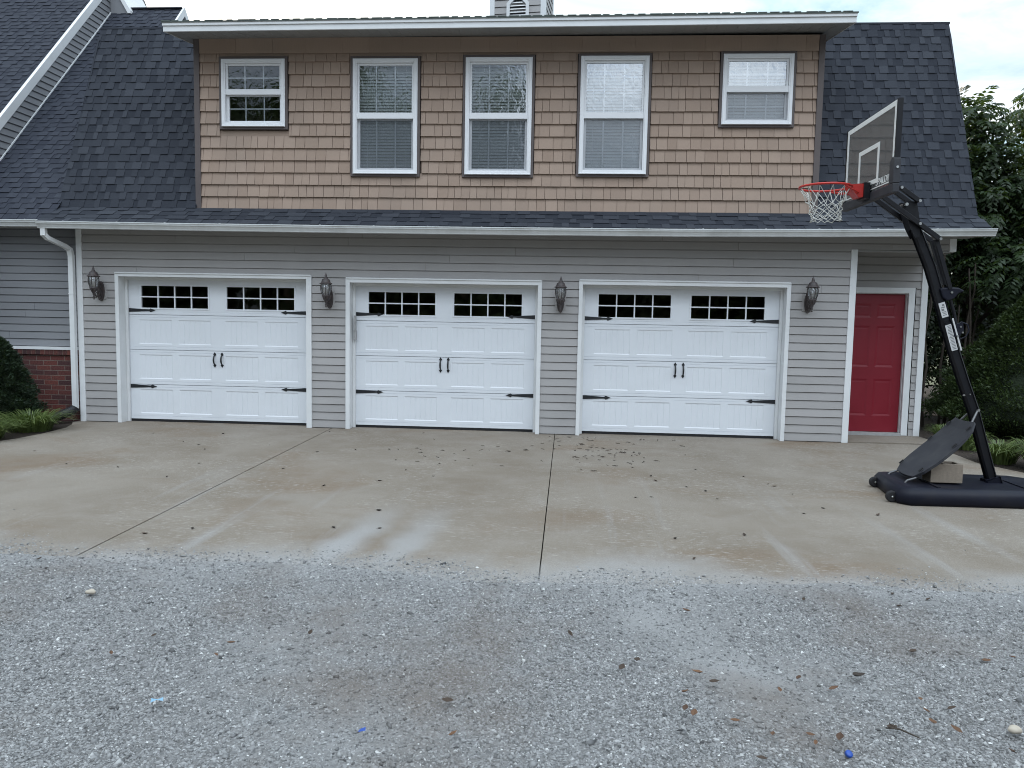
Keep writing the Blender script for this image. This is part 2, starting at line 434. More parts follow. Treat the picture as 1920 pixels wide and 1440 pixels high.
def roofing(mb, y0, z0, y1, z1, xr, e=.143, lift=0., w=(.09, .30)):
    """courses of laminated shingles climbing from (y0,z0) to (y1,z1); xr(y) gives the left and right ends"""
    L = math.hypot(y1 - y0, z1 - z0); s = Vector((0, (y1 - y0) / L, (z1 - z0) / L)); n = Vector((0, -s.z, s.y))
    B = Vector((0, y0, z0)) + n * lift
    k = 0
    while k * e < L - 1e-3:
        t0, t1 = k * e, min(k * e + e, L); k += 1
        xa, xb = xr((B + s * (t0 + t1) / 2).y)
        x = xa - random.uniform(0, .2); up = random.random() < .5
        rt = random.uniform(-.08, .08)
        while x < xb:
            wd = random.uniform(*w); a, b = max(x, xa), min(x + wd, xb); x += wd; up = not up
            if b - a < 1e-3: continue
            hl, hh = (.015, .007) if up else (.008, .002)
            tn = min(1, max(0, (random.uniform(.35, 1.) if up else random.uniform(.0, .6)) + rt))
            P = lambda xx, t, h: tuple(Vector((xx, 0, 0)) + B + s * t + n * h)
            mb.add((P(a, t0, hl), P(b, t0, hl), P(b, t1, hh), P(a, t1, hh), P(a, t0, 0), P(b, t0, 0), P(b, t1, 0), P(a, t1, 0)),
                   ((0, 1, 2, 3), (4, 5, 1, 0), (0, 3, 7, 4), (1, 5, 6, 2)), tn)

# ================================================================== SETTING
def ground_sheets():
    m = MB(); m.quad((-220, -220, -.09), (220, -220, -.09), (220, 220, -.09), (-220, 220, -.09))
    tag(m.build('ground', M['soil']), kind='structure')
    # gravel yard: a far sheet plus a fine-gridded near patch
    def vnoise(x, y, sc, seed):
        r = np.random.default_rng(seed); g = r.random((64, 64))
        X, Y = x * sc + 100.3, y * sc + 100.7
        i, j = np.floor(X).astype(int), np.floor(Y).astype(int); fx, fy = X - i, Y - j
        fx = fx * fx * (3 - 2 * fx); fy = fy * fy * (3 - 2 * fy)
        G = lambda a, b: g[a % 64, b % 64]
        return (G(i, j) * (1 - fx) + G(i + 1, j) * fx) * (1 - fy) + (G(i, j + 1) * (1 - fx) + G(i + 1, j + 1) * fx) * fy
    def fbm(x, y, sc, seed):
        return sum(vnoise(x, y, sc * 2 ** o, seed + o) * .5 ** o for o in range(4)) / 1.875
    DUST = lambda x, y: np.clip(np.maximum((fbm(x, y, .9, 31) - .48) * 4., np.clip((y + 6.7) / .35, 0, 1) * (fbm(x, y, 1.6, 91) * 1.3 + .35)), 0, 1) * .92
    HGT = lambda x, y: (fbm(x, y, .8, 77) - .5) * .06 + (fbm(x, y, 9., 57) - .5) * .006
    m = MB(); m.quad((-30, -30, -.045), (30, -30, -.045), (30, -6.0, -.045), (-30, -6.0, -.045))
    far = tag(m.build('gravel_yard', M['gravel']), kind='structure')
    xs = np.arange(-9, 9.01, .05); ys = np.arange(-11.6, -5.85, .05)
    X, Y = np.meshgrid(xs, ys); nx, ny = len(xs), len(ys)
    edge = np.clip((-5.9 - Y) / .5, 0, 1) * np.clip((9 - np.abs(X)) / .4, 0, 1) * np.clip((Y + 11.6) / .4, 0, 1)
    lip = np.clip((Y + 6.75) / .5, 0, 1) * .012
    Z = -.012 + (HGT(X, Y) + lip) * edge - (1 - edge) * .034
    V = np.stack([X, Y, Z], -1).reshape(-1, 3)
    i = np.arange(nx * ny).reshape(ny, nx)
    F = np.stack([i[:-1, :-1], i[:-1, 1:], i[1:, 1:], i[1:, :-1]], -1).reshape(-1, 4)
    tn = DUST(X, Y)[:-1, :-1].reshape(-1)
    o = tag(np_mesh('gravel_surface', V, F, M['gravel'], tn), kind='structure')
    o.data.polygons.foreach_set('use_smooth', np.ones(len(F), dtype=bool))
    # loose stones, thinned on the dusty patches and towards the concrete
    def stones(N, xr, yr, med, full, lo, hi):
        x = rng.uniform(*xr, N); y = rng.uniform(*yr, N)
        wob = (fbm(x, y, .8, 5) - .5) * .9
        keep = np.clip((-5.80 + wob - y) / .75, 0.006, 1) ** 1.5 * (1 - .85 * DUST(x, y) * np.clip((-6.3 - y) / .6, .25, 1))
        k = rng.random(N) < keep; x, y = x[k], y[k]; n = len(x)
        size = np.clip(rng.lognormal(math.log(med), .36, n), lo, hi)
        size = np.where(y > -6.0, size * .75, size)
        edge = np.clip((-5.9 - y) / .5, 0, 1); lip = np.clip((y + 6.75) / .5, 0, 1) * .012
        z = np.maximum(np.where(y > -6.45, -.012 + .0005, -9), -.012 + (HGT(x, y) + lip) * edge - (1 - edge) * .034)
        base = np.array([[1, 0, 0], [-1, 0, 0], [0, 1, 0], [0, -1, 0], [0, 0, 1], [0, 0, -1]], float)[:6 if full else 5]
        tri = np.array([[0, 2, 4], [2, 1, 4], [1, 3, 4], [3, 0, 4], [2, 0, 5], [1, 2, 5], [3, 1, 5], [0, 3, 5]])[:8 if full else 4]
        nv = len(base)
        P = base[None] + rng.normal(0, .28, (n, nv, 3))
        P *= (size[:, None] * np.stack([rng.uniform(.8, 1.4, n), rng.uniform(.6, 1., n), rng.uniform(.45, .85, n)], -1))[:, None, :]
        a = rng.uniform(0, 2 * math.pi, n); c, s = np.cos(a)[:, None], np.sin(a)[:, None]
        P = np.stack([P[..., 0] * c - P[..., 1] * s, P[..., 0] * s + P[..., 1] * c, P[..., 2]], -1)
        P += np.stack([x, y, z + size * (.15 if full else .05)], -1)[:, None, :]
        F = (np.arange(n) * nv)[:, None, None] + tri[None]
        tn = np.clip(rng.normal(.48, .22, n), 0, .95); tn = np.where(rng.random(n) < .01, 1., tn)
        return P.reshape(-1, 3), F.reshape(-1, 3), np.repeat(tn, len(tri))
    sets = [stones(560000, (-4.4, 4.4), (-9.0, -5.0), .0047, False, .003, .010), stones(22000, (-4.8, 4.8), (-9.2, -5.0), .0070, True, .004, .017), stones(90000, (-8.6, 8.6), (-10.9, -5.0), .0075, True, .004, .018)]
    o_ = 0; Vs, Fs, Ts = [], [], []
    for V_, F_, T_ in sets: Vs.append(V_); Fs.append(F_ + o_); Ts.append(T_); o_ += len(V_)
    o = np_mesh('gravel', np.concatenate(Vs), np.concatenate(Fs), M['stone'], np.concatenate(Ts))
    tag(o, 'loose grey crushed gravel spread over the yard in front of the concrete', 'gravel', kind='stuff')
ground_sheets()

def driveway():
    m = MB(); g = .0045; z = -.012
    # left slab has a rounded far corner beside the planting bed
    left = [(-8.6, -6.4), (-3.275 - g, -6.4), (-3.415 - g, .35), (-7.32, .35), (-7.34, -.12), (-7.20, -.34), (-7.08, -.66), (-7.02, -1.2), (-7.06, -1.7), (-7.25, -2.3), (-7.7, -3.0), (-8.6, -3.8)]
    mid = [(-3.27 + g, -6.4), (-.125 - g, -6.4), (-.10 - g, .35), (-3.41 + g, .35)]
    right = [(-.125 + g, -6.4), (8.6, -6.4), (8.6, -3.4), (6.4, -2.7), (5.4, -2.1), (5.12, -1.4), (5.16, -.6), (5.38, .0), (5.38, -.002), (4.06, -.002), (4.06, .35), (-.10 + g, .35)]
    for poly in (left, mid, right): m.prism(poly, 'z', -.14, z)
    o = m.build('driveway', M['concrete']); tag(o, kind='structure')
    m = MB(); m.prism([(4.066, .002), (5.36, .002), (5.36, .80), (4.066, .80)], 'z', -.14, .004)
    tag(m.build('porch_slab', M['porch']), kind='structure')
    for name, poly in (('planting_bed', [(-13, -3.6), (-8.6, -3.6), (-7.7, -2.9), (-7.1, -1.7), (-7.0, -1.0), (-7.1, -.5), (-7.26, .1), (-7.4, .16), (-13, .16)]),
                       ('planting_bed', [(5.1, -1.9), (6.4, -2.75), (14, -3.2), (14, 12), (5.45, 12), (5.45, .05), (5.14, -.6)])):
        m = MB(); m.prism(poly, 'z', -.08, -.025)
        tag(m.build(name, M['mulch']), kind='structure')
driveway()

# ================================================================== GARAGE BUILDING
GB = thing('garage_building', 'grey sided three door garage with a tan shingled dormer and dark roof', 'garage', (-1., 0, 0))
DOORS = [(-6.683, -3.701, 2.236, -6.625, -3.781, 2.176), (-3.193, -.330, 2.207, -3.130, -.390, 2.138), (.196, 3.158, 2.229, .251, 3.102, 2.160)]
holes = [(a, b, -.1, t) for a, b, t, *_ in DOORS]
RX0, RX1, RY = 4.046, 5.36, .76
mb = MB()
clapboard(mb, -7.192, 3.96, -.01, 2.88, 0, .1163, holes, 0.)
clapboard(mb, 3.96, 5.275, 2.70, 2.88, 0, .1163, (), 0.)
mb.build('siding_wall', M['siding'], GB)
mb = MB(); clapboard(mb, RX0, 5.272, .004, 2.70, RY, .1163, [(4.10, 5.20, -.1, 2.22)])
mb.build('porch_wall', M['siding'], GB)
# corner boards
def trim_box(name, *bx, mat='white'):
    m = MB(); m.box(*bx); return m.build(name, M[mat], GB, bevel=.003)
trim_box('corner_trim', -7.277, -7.190, -.022, .06, -.012, 2.862)
trim_box('corner_trim', 3.958, 4.046, -.022, .03, -.012, 2.702)
trim_box('corner_trim', 5.272, 5.36, -.022, .06, 2.684, 2.862)
trim_box('corner_trim', 5.270, 5.362, RY - .024, RY + .05, .004, 2.70)
mb = MB(); mb.box(4.02, 5.33, .004, RY + .02, 2.672, 2.696); mb.build('porch_soffit', M['soffit'], GB)
mb = MB(); clapboard(mb, .03, RY - .01, -.01, 2.67, 0, .1163, xf=lambda x, y, z: (4.030 - y, x, z))
mb.build('porch_side_wall', M['siding'], GB)

# shell: side, rear and floor so that the rooms inside are dark
for xs, yf, zf in ((-7.26, .05, 3.3), (5.355, .77, 2.70)):
    mb = MB(); mb.prism([(yf, -.02), (8, -.02), (8, 4.0), (4.5, 6.82), (1.15, 5.98), (.0, 3.14), (.0, zf), (yf, zf)] if xs > 0 else [(yf, -.02), (8, -.02), (8, 4.0), (4.5, 6.82), (1.15, 5.98), (.05, 3.2)], 'x', xs, xs + .004)
    mb.build('side_wall', M['siding'], GB)
mb = MB(); mb.quad((-7.26, 8, 0), (5.36, 8, 0), (5.36, 8, 4.2), (-7.26, 8, 4.2)); mb.build('rear_wall', M['siding'], GB)
mb = MB(); mb.box(-7.2, 5.3, .05, 7.9, 2.90, 2.95); mb.box(-7.2, 4.0, .40, 7.9, -.03, -.005)
mb.box(-7.2, 5.3, 4.5, 4.55, 2.96, 6.4); mb.box(-7.2, 4.03, 6.0, 6.05, 0, 2.89)
mb.build('interior_floor', M['interior'], GB)

# ---- garage doors
def strap(m, x, z, y, sgn):
    L = .42
    pts = [(0, .029), (.30, .013), (.325, .012), (.345, .028), (.375, .016), (L, .0)]
    poly = [(x + sgn * a, z + b) for a, b in pts] + [(x + sgn * a, z - b) for a, b in pts[-2::-1]]
    m.prism(poly, 'y', y - .007, y + .001)
    for a in (.04, .2):
        m.box(x + sgn * a - .006, x + sgn * a + .006, y - .010, y - .006, z - .006, z + .006)

def pull(m, x, z, y):
    for s_ in (1, -1):
        poly = [(x, z + s_ * .115), (x + .018, z + s_ * .088), (x + .022, z + s_ * .078), (x + .010, z + s_ * .066), (x - .010, z + s_ * .066), (x - .022, z + s_ * .078), (x - .018, z + s_ * .088)]
        m.prism(poly, 'y', y - .008, y + .001)
    P = [(x, y - .006 - .042 * math.sin(math.pi * t / 10) ** .6, z - .072 + .144 * t / 10) for t in range(11)]
    m.tube(P, [.009 + .004 * math.sin(math.pi * t / 10) for t in range(11)], 8)

def garage_door(ix):
    a, b, top, xi0, xi1, zt = DOORS[ix]
    # casing and jamb
    m = MB(); yf = -.036
    m.prism([(a, -.012), (xi0, -.012), (xi0, zt), (xi1, zt), (xi1, -.012), (b, -.012), (b, top), (a, top)], 'y', yf, .012)
    m.box(a + .008, b - .008, yf - .012, yf - .001, top - .016, top + .004)
    m.box(xi0 - .05, xi0 - .002, .013, .30, -.012, zt + .05); m.box(xi1 + .002, xi1 + .05, .013, .30, -.012, zt + .05)
    m.box(xi0 - .002, xi1 + .002, .013, .30, zt + .002, zt + .05)
    st = .04
    m.box(xi0 - .001, xi0 + st, .13, .166, -.012, zt + .001); m.box(xi1 - st, xi1 + .001, .13, .166, -.012, zt + .001); m.box(xi0 + st, xi1 - st, .13, .166, zt - st, zt + .001)
    m.build('door_frame', M['white'], GB, bevel=.003)
    # slab
    y = .172; x0, x1 = xi0 + st - .012, xi1 - st + .012; W = x1 - x0; z0, H = .028, zt - .03 - .028
    k = W / 2.745; sec = H / 4
    m = MB()
    winx = [(x0 + .205 * k, x0 + 1.225 * k), (x0 + 1.51 * k, x0 + 2.53 * k)]
    wz = (z0 + H - .425, z0 + H - .095)
    pxs = [(x0 + p * k, x0 + q * k) for p, q in ((.155, .665), (.76, 1.265), (1.475, 1.98), (2.075, 2.585))]
    def flat(xa, xb, za, zb, yy=y): m.quad((xa, yy, za), (xb, yy, za), (xb, yy, zb), (xa, yy, zb))
    def panel(xa, xb, za, zb):
        bv, dp = .013, .006; A, B, C_, D = xa + bv, xb - bv, za + bv, zb - bv
        # raised bead round the panel, then a sunk beaded field
        o_ = [(xa, y, za), (xb, y, za), (xb, y, zb), (xa, y, zb)]; i_ = [(A, y + dp, C_), (B, y + dp, C_), (B, y + dp, D), (A, y + dp, D)]
        for q in range(4): m.quad(o_[q], o_[(q + 1) % 4], i_[(q + 1) % 4], i_[q])
        n = 6; pw = (B - A) / n
        for q in range(n):
            l, r = A + q * pw, A + (q + 1) * pw; gw = .0045
            if q: flat(l + gw, r - (gw if q < n - 1 else 0), C_, D, y + dp)
            else: flat(l, r - gw, C_, D, y + dp)
            if q < n - 1:
                m.quad((r - gw, y + dp, C_), (r, y + dp + .0042, C_), (r, y + dp + .0042, D), (r - gw, y + dp, D))
                m.quad((r, y + dp + .0042, C_), (r + gw, y + dp, C_), (r + gw, y + dp, D), (r, y + dp + .0042, D))
    def row(za, zb, cells, fn):
        x = x0
        for xa, xb in cells:
            flat(x, xa, za, zb); fn(xa, xb, za, zb) if fn else None; x = xb
        flat(x, x1, za, zb)
    def joint(z, dp, h):
        m.quad((x0, y + dp, z - h), (x1, y + dp, z - h), (x1, y + dp, z + h), (x0, y + dp, z + h))
        m.quad((x0, y, z - h), (x1, y, z - h), (x1, y + dp, z - h), (x0, y + dp, z - h)); m.quad((x0, y + dp, z + h), (x1, y + dp, z + h), (x1, y, z + h), (x0, y, z + h))
    zc = z0
    for sidx in range(4):
        zs, ze = z0 + sidx * sec, z0 + (sidx + 1) * sec
        if sidx < 3:
            flat(x0, x1, zs + (.004 if sidx else 0), zs + .042); joint(zs + .045, .003, .003); flat(x0, x1, zs + .048, zs + .085)
            row(zs + .085, ze - .075, pxs, panel)
            flat(x0, x1, ze - .075, ze - .043); joint(ze - .040, .003, .003); flat(x0, x1, ze - .037, ze - .004)
            joint(ze, .010, .0025)
        else:
            flat(x0, x1, zs + .004, zs + .042); joint(zs + .045, .003, .003); flat(x0, x1, zs + .048, wz[0])
            row(wz[0], wz[1], winx, None); flat(x0, x1, wz[1], ze)
    for xa, xb in winx:   # reveal of each light
        m.quad((xa, y, wz[0]), (xb, y, wz[0]), (xb, y + .03, wz[0]), (xa, y + .03, wz[0])); m.quad((xa, y, wz[1]), (xb, y, wz[1]), (xb, y + .03, wz[1]), (xa, y + .03, wz[1]))
        m.quad((xa, y, wz[0]), (xa, y + .03, wz[0]), (xa, y + .03, wz[1]), (xa, y, wz[1])); m.quad((xb, y, wz[0]), (xb, y + .03, wz[0]), (xb, y + .03, wz[1]), (xb, y, wz[1]))
        m.frame(xa - .022, xb + .022, wz[0] - .022, wz[1] + .022, .0225, y - .007, y + .001)
    d = m.build('garage_door', M['door_white'], GB)
    d['label'] = ('garage door at the left of the row, partly smooth looking white panels', 'middle garage door of the row, white beaded panels', 'garage door nearest the red entry door')[ix]
    for xa, xb in winx:
        m = MB(); m.quad((xa, y + .018, wz[0]), (xb, y + .018, wz[0]), (xb, y + .018, wz[1]), (xa, y + .018, wz[1])); m.build('window_pane', M['door_pane'], d)
        m = MB(); g = .009
        for q in (1, 2, 3):
            xc = xa + (xb - xa) * q / 4; m.box(xc - g, xc + g, y - .004, y + .014, wz[0], wz[1])
        zc = (wz[0] + wz[1]) / 2
        for q in range(4):
            l = xa + (xb - xa) * q / 4 + (g if q else 0); r = xa + (xb - xa) * (q + 1) / 4 - (g if q < 3 else 0)
            m.box(l, r, y - .003, y + .013, zc - g, zc + g)
        m.build('window_grille', M['door_white'], d)
    for z in (z0 + .50, z0 + 1.655):
        for xs, sg in ((x0 + .004, 1), (x1 - .004, -1)):
            m = MB(); strap(m, xs, z, y - .001, sg); m.build('hinge_strap', M['iron'], d)
    for s_ in (-1, 1):
        m = MB(); pull(m, (x0 + x1) / 2 + s_ * .057, z0 + .925, y - .001); m.build('handle', M['iron'], d)
    m = MB(); m.box(x0, x1, y + .004, y + .03, -.010, z0 + .001); m.build('bottom_seal', M['rubber'], d)
for i in range(3): garage_door(i)
m = MB(); m.box(-3.106, -3.066, .085, .129, 1.30, 1.44); m.box(-3.098, -3.074, .07, .129, 1.44, 1.66); m.build('latch_plate', M['grey_metal'], GB)

# ---- red entry door in the porch recess
m = MB(); xa, xb, zb_, zt = 4.20, 5.075, .05, 2.125; y = RY + .06
m.quad((xa, y + .03, zb_), (xb, y + .03, zb_), (xb, y + .03, zt), (xa, y + .03, zt))
def dpan(a, b, c, d):
    bv = .03
    o_ = [(a, y, c), (b, y, c), (b, y, d), (a, y, d)]; i_ = [(a + bv, y + .006, c + bv), (b - bv, y + .006, c + bv), (b - bv, y + .006, d - bv), (a + bv, y + .006, d - bv)]
    for q in range(4): m.quad(o_[q], o_[(q + 1) % 4], i_[(q + 1) % 4], i_[q])
    bw = .025
    j_ = [(a + bv + bw, y + .004, c + bv + bw), (b - bv - bw, y + .004, c + bv + bw), (b - bv - bw, y + .004, d - bv - bw), (a + bv + bw, y + .004, d - bv - bw)]
    for q in range(4): m.quad(i_[q], i_[(q + 1) % 4], j_[(q + 1) % 4], j_[q])
    m.quad(*j_)
cols = [(xa + .12, xa + .395), (xb - .395, xb - .12)]; rows = [(zb_ + .24, zb_ + .80), (zb_ + .98, zb_ + 1.60), (zb_ + 1.72, zb_ + 1.93)]
zz = zb_
for c, d in rows:
    m.quad((xa, y, zz), (xb, y, zz), (xb, y, c), (xa, y, c)); x = xa
    for a, b in cols: m.quad((x, y, c), (a, y, c), (a, y, d), (x, y, d)); dpan(a, b, c, d); x = b
    m.quad((x, y, c), (xb, y, c), (xb, y, d), (x, y, d)); zz = d
m.quad((xa, y, zz), (xb, y, zz), (xb, y, zt), (xa, y, zt))
ed = m.build('entry_door', M['red'], GB); ed['label'] = 'deep red six panel door in the shaded recess'
m = MB(); m.prism([(xa - .085, .01), (xa - .012, .01), (xa - .012, zt + .012), (xb + .012, zt + .012), (xb + .012, .01), (xb + .105, .01), (xb + .105, zt + .095), (xa - .085, zt + .095)], 'y', RY - .03, RY + .012)
m.box(xa - .012, xa - .002, RY + .013, RY + .09, .01, zt + .01); m.box(xb + .002, xb + .012, RY + .013, RY + .09, .01, zt + .01)
m.box(xa - .012, xb + .012, RY + .013, RY + .09, zt + .002, zt + .02)
m.build('frame', M['white'], ed, bevel=.004)
m = MB(); m.box(xa - .01, xb + .01, RY - .05, RY + .055, .005, .045); m.build('threshold', M['grey_metal'], ed)
m = MB(); m.lathe([(0, 0), (.028, .0), (.03, .012), (.014, .02), (.014, .035), (.03, .045), (.032, .06), (.018, .072), (0, .074)], n=14)
m.v = [(xa + .07 + p[0], y - p[2], .97 + p[1]) for p in m.v]; m.build('door_knob', M['grey_metal'], ed)

# ---- eave: soffit, gutter, flared lower roof and steep mansard
m = MB(); m.box(-7.42, 5.50, -.40, -.024, 2.864, 2.884)
for q in range(62): xx = -7.3 + q * .205; m.box(xx, xx + .006, -.39, -.03, 2.861, 2.8635)
m.build('soffit', M['soffit'], GB)
GY = [(-.385, .0), (-.475, .0), (-.478, .012), (-.495, .045), (-.510, .060), (-.512, .078), (-.520, .082), (-.520, .094), (-.500, .094), (-.500, .086), (-.480, .075), (-.385, .080)]
def gutter(name, parent, pts):
    m = MB(); n = len(GY)
    vs = [(x, yy + oy, zz + z) for x, oy, z in pts for yy, zz in GY]
    fs = [tuple(range(n))[::-1], tuple(range((len(pts) - 1) * n, len(pts) * n))]
    for i in range(len(pts) - 1): fs += [(i * n + k, (i + 1) * n + k, (i + 1) * n + (k + 1) % n, i * n + (k + 1) % n) for k in range(n)]
    m.add(vs, fs)
    for q in range(int((pts[-1][0] - pts[0][0]) / .75)):
        x = pts[0][0] + .4 + q * .75 + random.uniform(-.05, .05); z = np.interp(x, [p[0] for p in pts], [p[2] for p in pts])
        m.box(x, x + .018, -.522 + pts[0][1], -.39 + pts[0][1], z + .0945, z + .099)
    return m.build(name, M['gutter'], parent)
gutter('gutter', GB, [(-7.545, 0, 2.826), (-5.5, 0, 2.814), (-3.2, 0, 2.806), (-1, 0, 2.803), (1.5, 0, 2.806), (3.6, 0, 2.826), (5.63, 0, 2.855)])
m = MB(); m.box(-7.5, 5.50, -.384, -.355, 2.852, 2.93); m.build('fascia', M['white'], GB)
FOLD = (-.06, 3.175); TOPM = (1.124, 6.147)
WL, WR = -7.5, 5.59
m = MB(); roofing(m, -.47, 2.905, FOLD[0], FOLD[1], lambda y: (WL + .02 - .1 * (y < -.3), WR + (.0 if y > -.15 else .03)), .125)
m.build('eave_roof', M['roof'], GB)
for L_ in (0, 1):
  m = MB()
  if L_: roofing(m, FOLD[0], FOLD[1], TOPM[0], TOPM[1], lambda y: (WL, -5.40), .1285, w=(.06, .175))
  else: roofing(m, FOLD[0], FOLD[1], TOPM[0], TOPM[1], lambda y: (3.45, WR), .1285, w=(.06, .175))
  m.box(WL if L_ else 3.3, -5.3 if L_ else WR + .01, TOPM[0] - .014, TOPM[0] + .15, TOPM[1] - .012, TOPM[1] + .018, .6); m.build('mansard_roof', M['roof'], GB)

m = MB()
for xs in (WL + .004, WR - .03):
    m = MB(); m.prism([(-.46, 2.89), (-.06, 3.10), (1.02, 5.95), (4.5, 6.78), (4.5, 6.92), (1.124, 6.12), (-.045, 3.165), (-.46, 2.895)], 'x', xs, xs + .026)
    m.build('rake_board', M['roof'], GB)
# low upper roof running back to the ridge and down the rear
m = MB()
m.prism([(1.12, 6.10), (4.5, 6.945), (9, 3.2), (9, 3.1), (4.5, 6.845), (1.12, 6.0)], 'x', WL, WR)
m.build('upper_roof', M['roof'], GB)
# ---- dormer
WIN = [(-5.004, -4.07, 4.343, 5.290, 4.794, 4.869), (-3.082, -2.151, 3.686, 5.287, 4.460, 4.541), (-1.470, -.530, 3.684, 5.299, 4.460, 4.541), (.144, 1.087, 3.701, 5.311, 4.468, 4.548), (2.094, 3.045, 4.383, 5.331, 4.824, 4.905)]
wh = [(a - .045, b + .045, c - .045, d + .045) for a, b, c, d, *_ in WIN]
m = MB(); shakes(m, -5.335, 3.375, 3.185, 5.3777, 0, .1727, wh)
m.box(-5.335, 3.375, -.030, 0, 5.379, 5.585, .3)
x = -5.335
while x < 3.3:
    w = random.uniform(.3, .55); m.box(x + .003, min(x + w, 3.372), -.036, -.0305, 5.372, 5.585, random.uniform(.2, .7)); x += w
m.build('dormer_wall', M['shake'], GB)
for xa, xb in ((-5.418, -5.336), (3.376, 3.458)):
    m = MB(); m.box(xa, xb, -.042, .12, 3.165, 5.585); m.build('dormer_corner_trim', M['taupe'], GB, bevel=.004)
m = MB(); m.box(-5.33, 3.37, -.05, -.004, 3.168, 3.184); m.build('flashing', M['taupe'], GB)
for xs in (-5.414, 3.452):
    m = MB(); m.prism([(.121, 3.55), (.9, 5.5), (.9, 5.585), (.121, 5.585)], 'x', xs - .003, xs + .003); m.build('dormer_cheek', M['shake'], GB)
EO = -.56
lev_ = lambda m: setattr(m, 'v', [(p[0], p[1], p[2] + .0062 * (p[0] + 5.585)) for p in m.v])
m = MB()
SZ = lambda yy: 5.578 + .145 * yy
m.prism([(EO + .02, SZ(EO + .02)), (.06, SZ(.06)), (.06, SZ(.06) + .012), (EO + .02, SZ(EO + .02) + .012)], 'x', -5.57, 3.66)
for xa, xb in ((-5.57, -5.42), (3.46, 3.66)): m.prism([(.06, SZ(.06)), (1.0, SZ(1.0)), (1.0, SZ(1.0) + .012), (.06, SZ(.06) + .012)], 'x', xa, xb)
for q in range(66):
    xx = -5.55 + q * .1385; m.prism([(EO + .04, SZ(EO + .04) - .003), (-.05, SZ(-.05) - .003), (-.05, SZ(-.05) - .0004), (EO + .04, SZ(EO + .04) - .0004)], 'x', xx, xx + .005)
lev_(m); m.build('dormer_soffit', M['soffit'], GB)
m = MB(); m.box(-5.585, 3.668, EO - .006, EO + .0195, 5.488, 5.562); m.box(-5.590, 3.672, EO - .022, EO + .0195, 5.5625, 5.604)
for xa, xb in ((-5.585, -5.571), (3.661, 3.668)): m.prism([(EO + .02, 5.49), (1.0, SZ(1.0) - .01), (1.0, SZ(1.0) + .10), (EO + .02, 5.60)], 'x', xa, xb)
lev_(m); m.build('dormer_fascia', M['white'], GB, bevel=.003)
m = MB(); RZ = lambda yy: 5.606 + .16 * (yy - EO)
m.prism([(EO - .032, RZ(EO - .032)), (2.2, RZ(2.2)), (2.2, RZ(2.2) + .016), (EO - .032, RZ(EO - .032) + .016)], 'x', -5.60, 3.682)
for q in range(60): xx = -5.60 + q * .154; m.box(xx, min(xx + random.uniform(.08, .15), 3.68), EO - .036, EO + .05, RZ(EO) + .010, RZ(EO) + .021)
lev_(m); m.build('dormer_roof', M['roof_edge'], GB)

WLAB = ['small square window at the left end of the dormer, dark without blinds', 'tall window with blinds beside the small dark window', 'middle tall window of the dormer', 'tall window whose upper sash mirrors white cloud', 'small square window beside the dark roof on the right']
def window(i):
    x0, x1, z0, z1, m0, m1 = WIN[i]
    m = MB()   # outer frame
    m.frame(x0, x1, z0, z1, .058, -.062, .03); m.frame(x0 + .012, x1 - .012, z0 + .012, z1 - .012, .03, -.068, -.0625)
    m.box(x0 + .01, x1 - .01, -.082, -.0625, z0 + .0, z0 + .012)
    w = m.build('window', M['vinyl_white'], GB, bevel=.002); w['label'] = WLAB[i]
    m = MB(); m.frame(x0 - .036, x1 + .036, z0 - .036, z1 + .036, .0355, -.05, .02); m.build('surround', M['taupe'], w, bevel=.003)
    a, b = x0 + .059, x1 - .059
    m = MB(); m.frame(a, b, m1 - .03, z1 - .059, .028, -.030, -.004, wb=.03); m.build('upper_sash', M['vinyl_white'], w)
    m = MB(); m.box(a - .001, b + .001, -.052, -.0302, m0, m1); m.frame(a, b, z0 + .059, m0 + .02, .034, -.002, .028); m.build('lower_sash', M['vinyl_white'], w)
    for nm, za, zb, yy, mt in (('upper_pane', m1, z1 - .087, -.012, 'pane'), ('lower_pane', z0 + .093, m0 - .012, .012, 'pane_low')):
        m = MB(); m.quad((a + .02, yy, za - .02), (b - .02, yy, za - .02), (b - .02, yy, zb + .02), (a + .02, yy, zb + .02)); m.build(nm, M[mt], w)
        m = MB(); g = .009 if i in (0, 4) else .010
        for q in (1, 2):
            xc = a + (b - a) * q / 3; m.box(xc - g, xc + g, yy + .004, yy + .010, za, zb)
        zc = (za + zb) / 2
        if i in (0, 4):
            for q in range(3):
                l = a + (b - a) * q / 3 + g + .001; r = a + (b - a) * (q + 1) / 3 - g - .001
                m.box(l, r, yy + .004, yy + .010, zc - g, zc + g)
        m.build('grille', M['vinyl_white'], w)
    if i:
        m = MB(); m.quad((a, -.014, z0 + .06), (b, -.014, z0 + .06), (b, -.014, m0), (a, -.014, m0)); m.build('insect_screen', M['screen'], w)
        m = MB(); z = z0 + .02
        while z < z1 - .02:
            t = math.radians(61 + random.uniform(-2, 2)); c, s_ = .025 * math.cos(t), .025 * math.sin(t)
            m.add(((x0 + .02, .095 - c, z - s_), (x1 - .02, .095 - c, z - s_), (x1 - .02, .095, z + .003), (x0 + .02, .095, z + .003), (x1 - .02, .095 + c, z + s_), (x0 + .02, .095 + c, z + s_)), ((0, 1, 2, 3), (3, 2, 4, 5)), random.uniform(.3, .7))
            z += .0435
        for q in (.2, .8):
            xc = x0 + (x1 - x0) * q; m.box(xc - .003, xc + .003, .066, .068, z0 + .02, z1 - .02)
        m.build('blind', M['slat'], w)
for i in range(5): window(i)

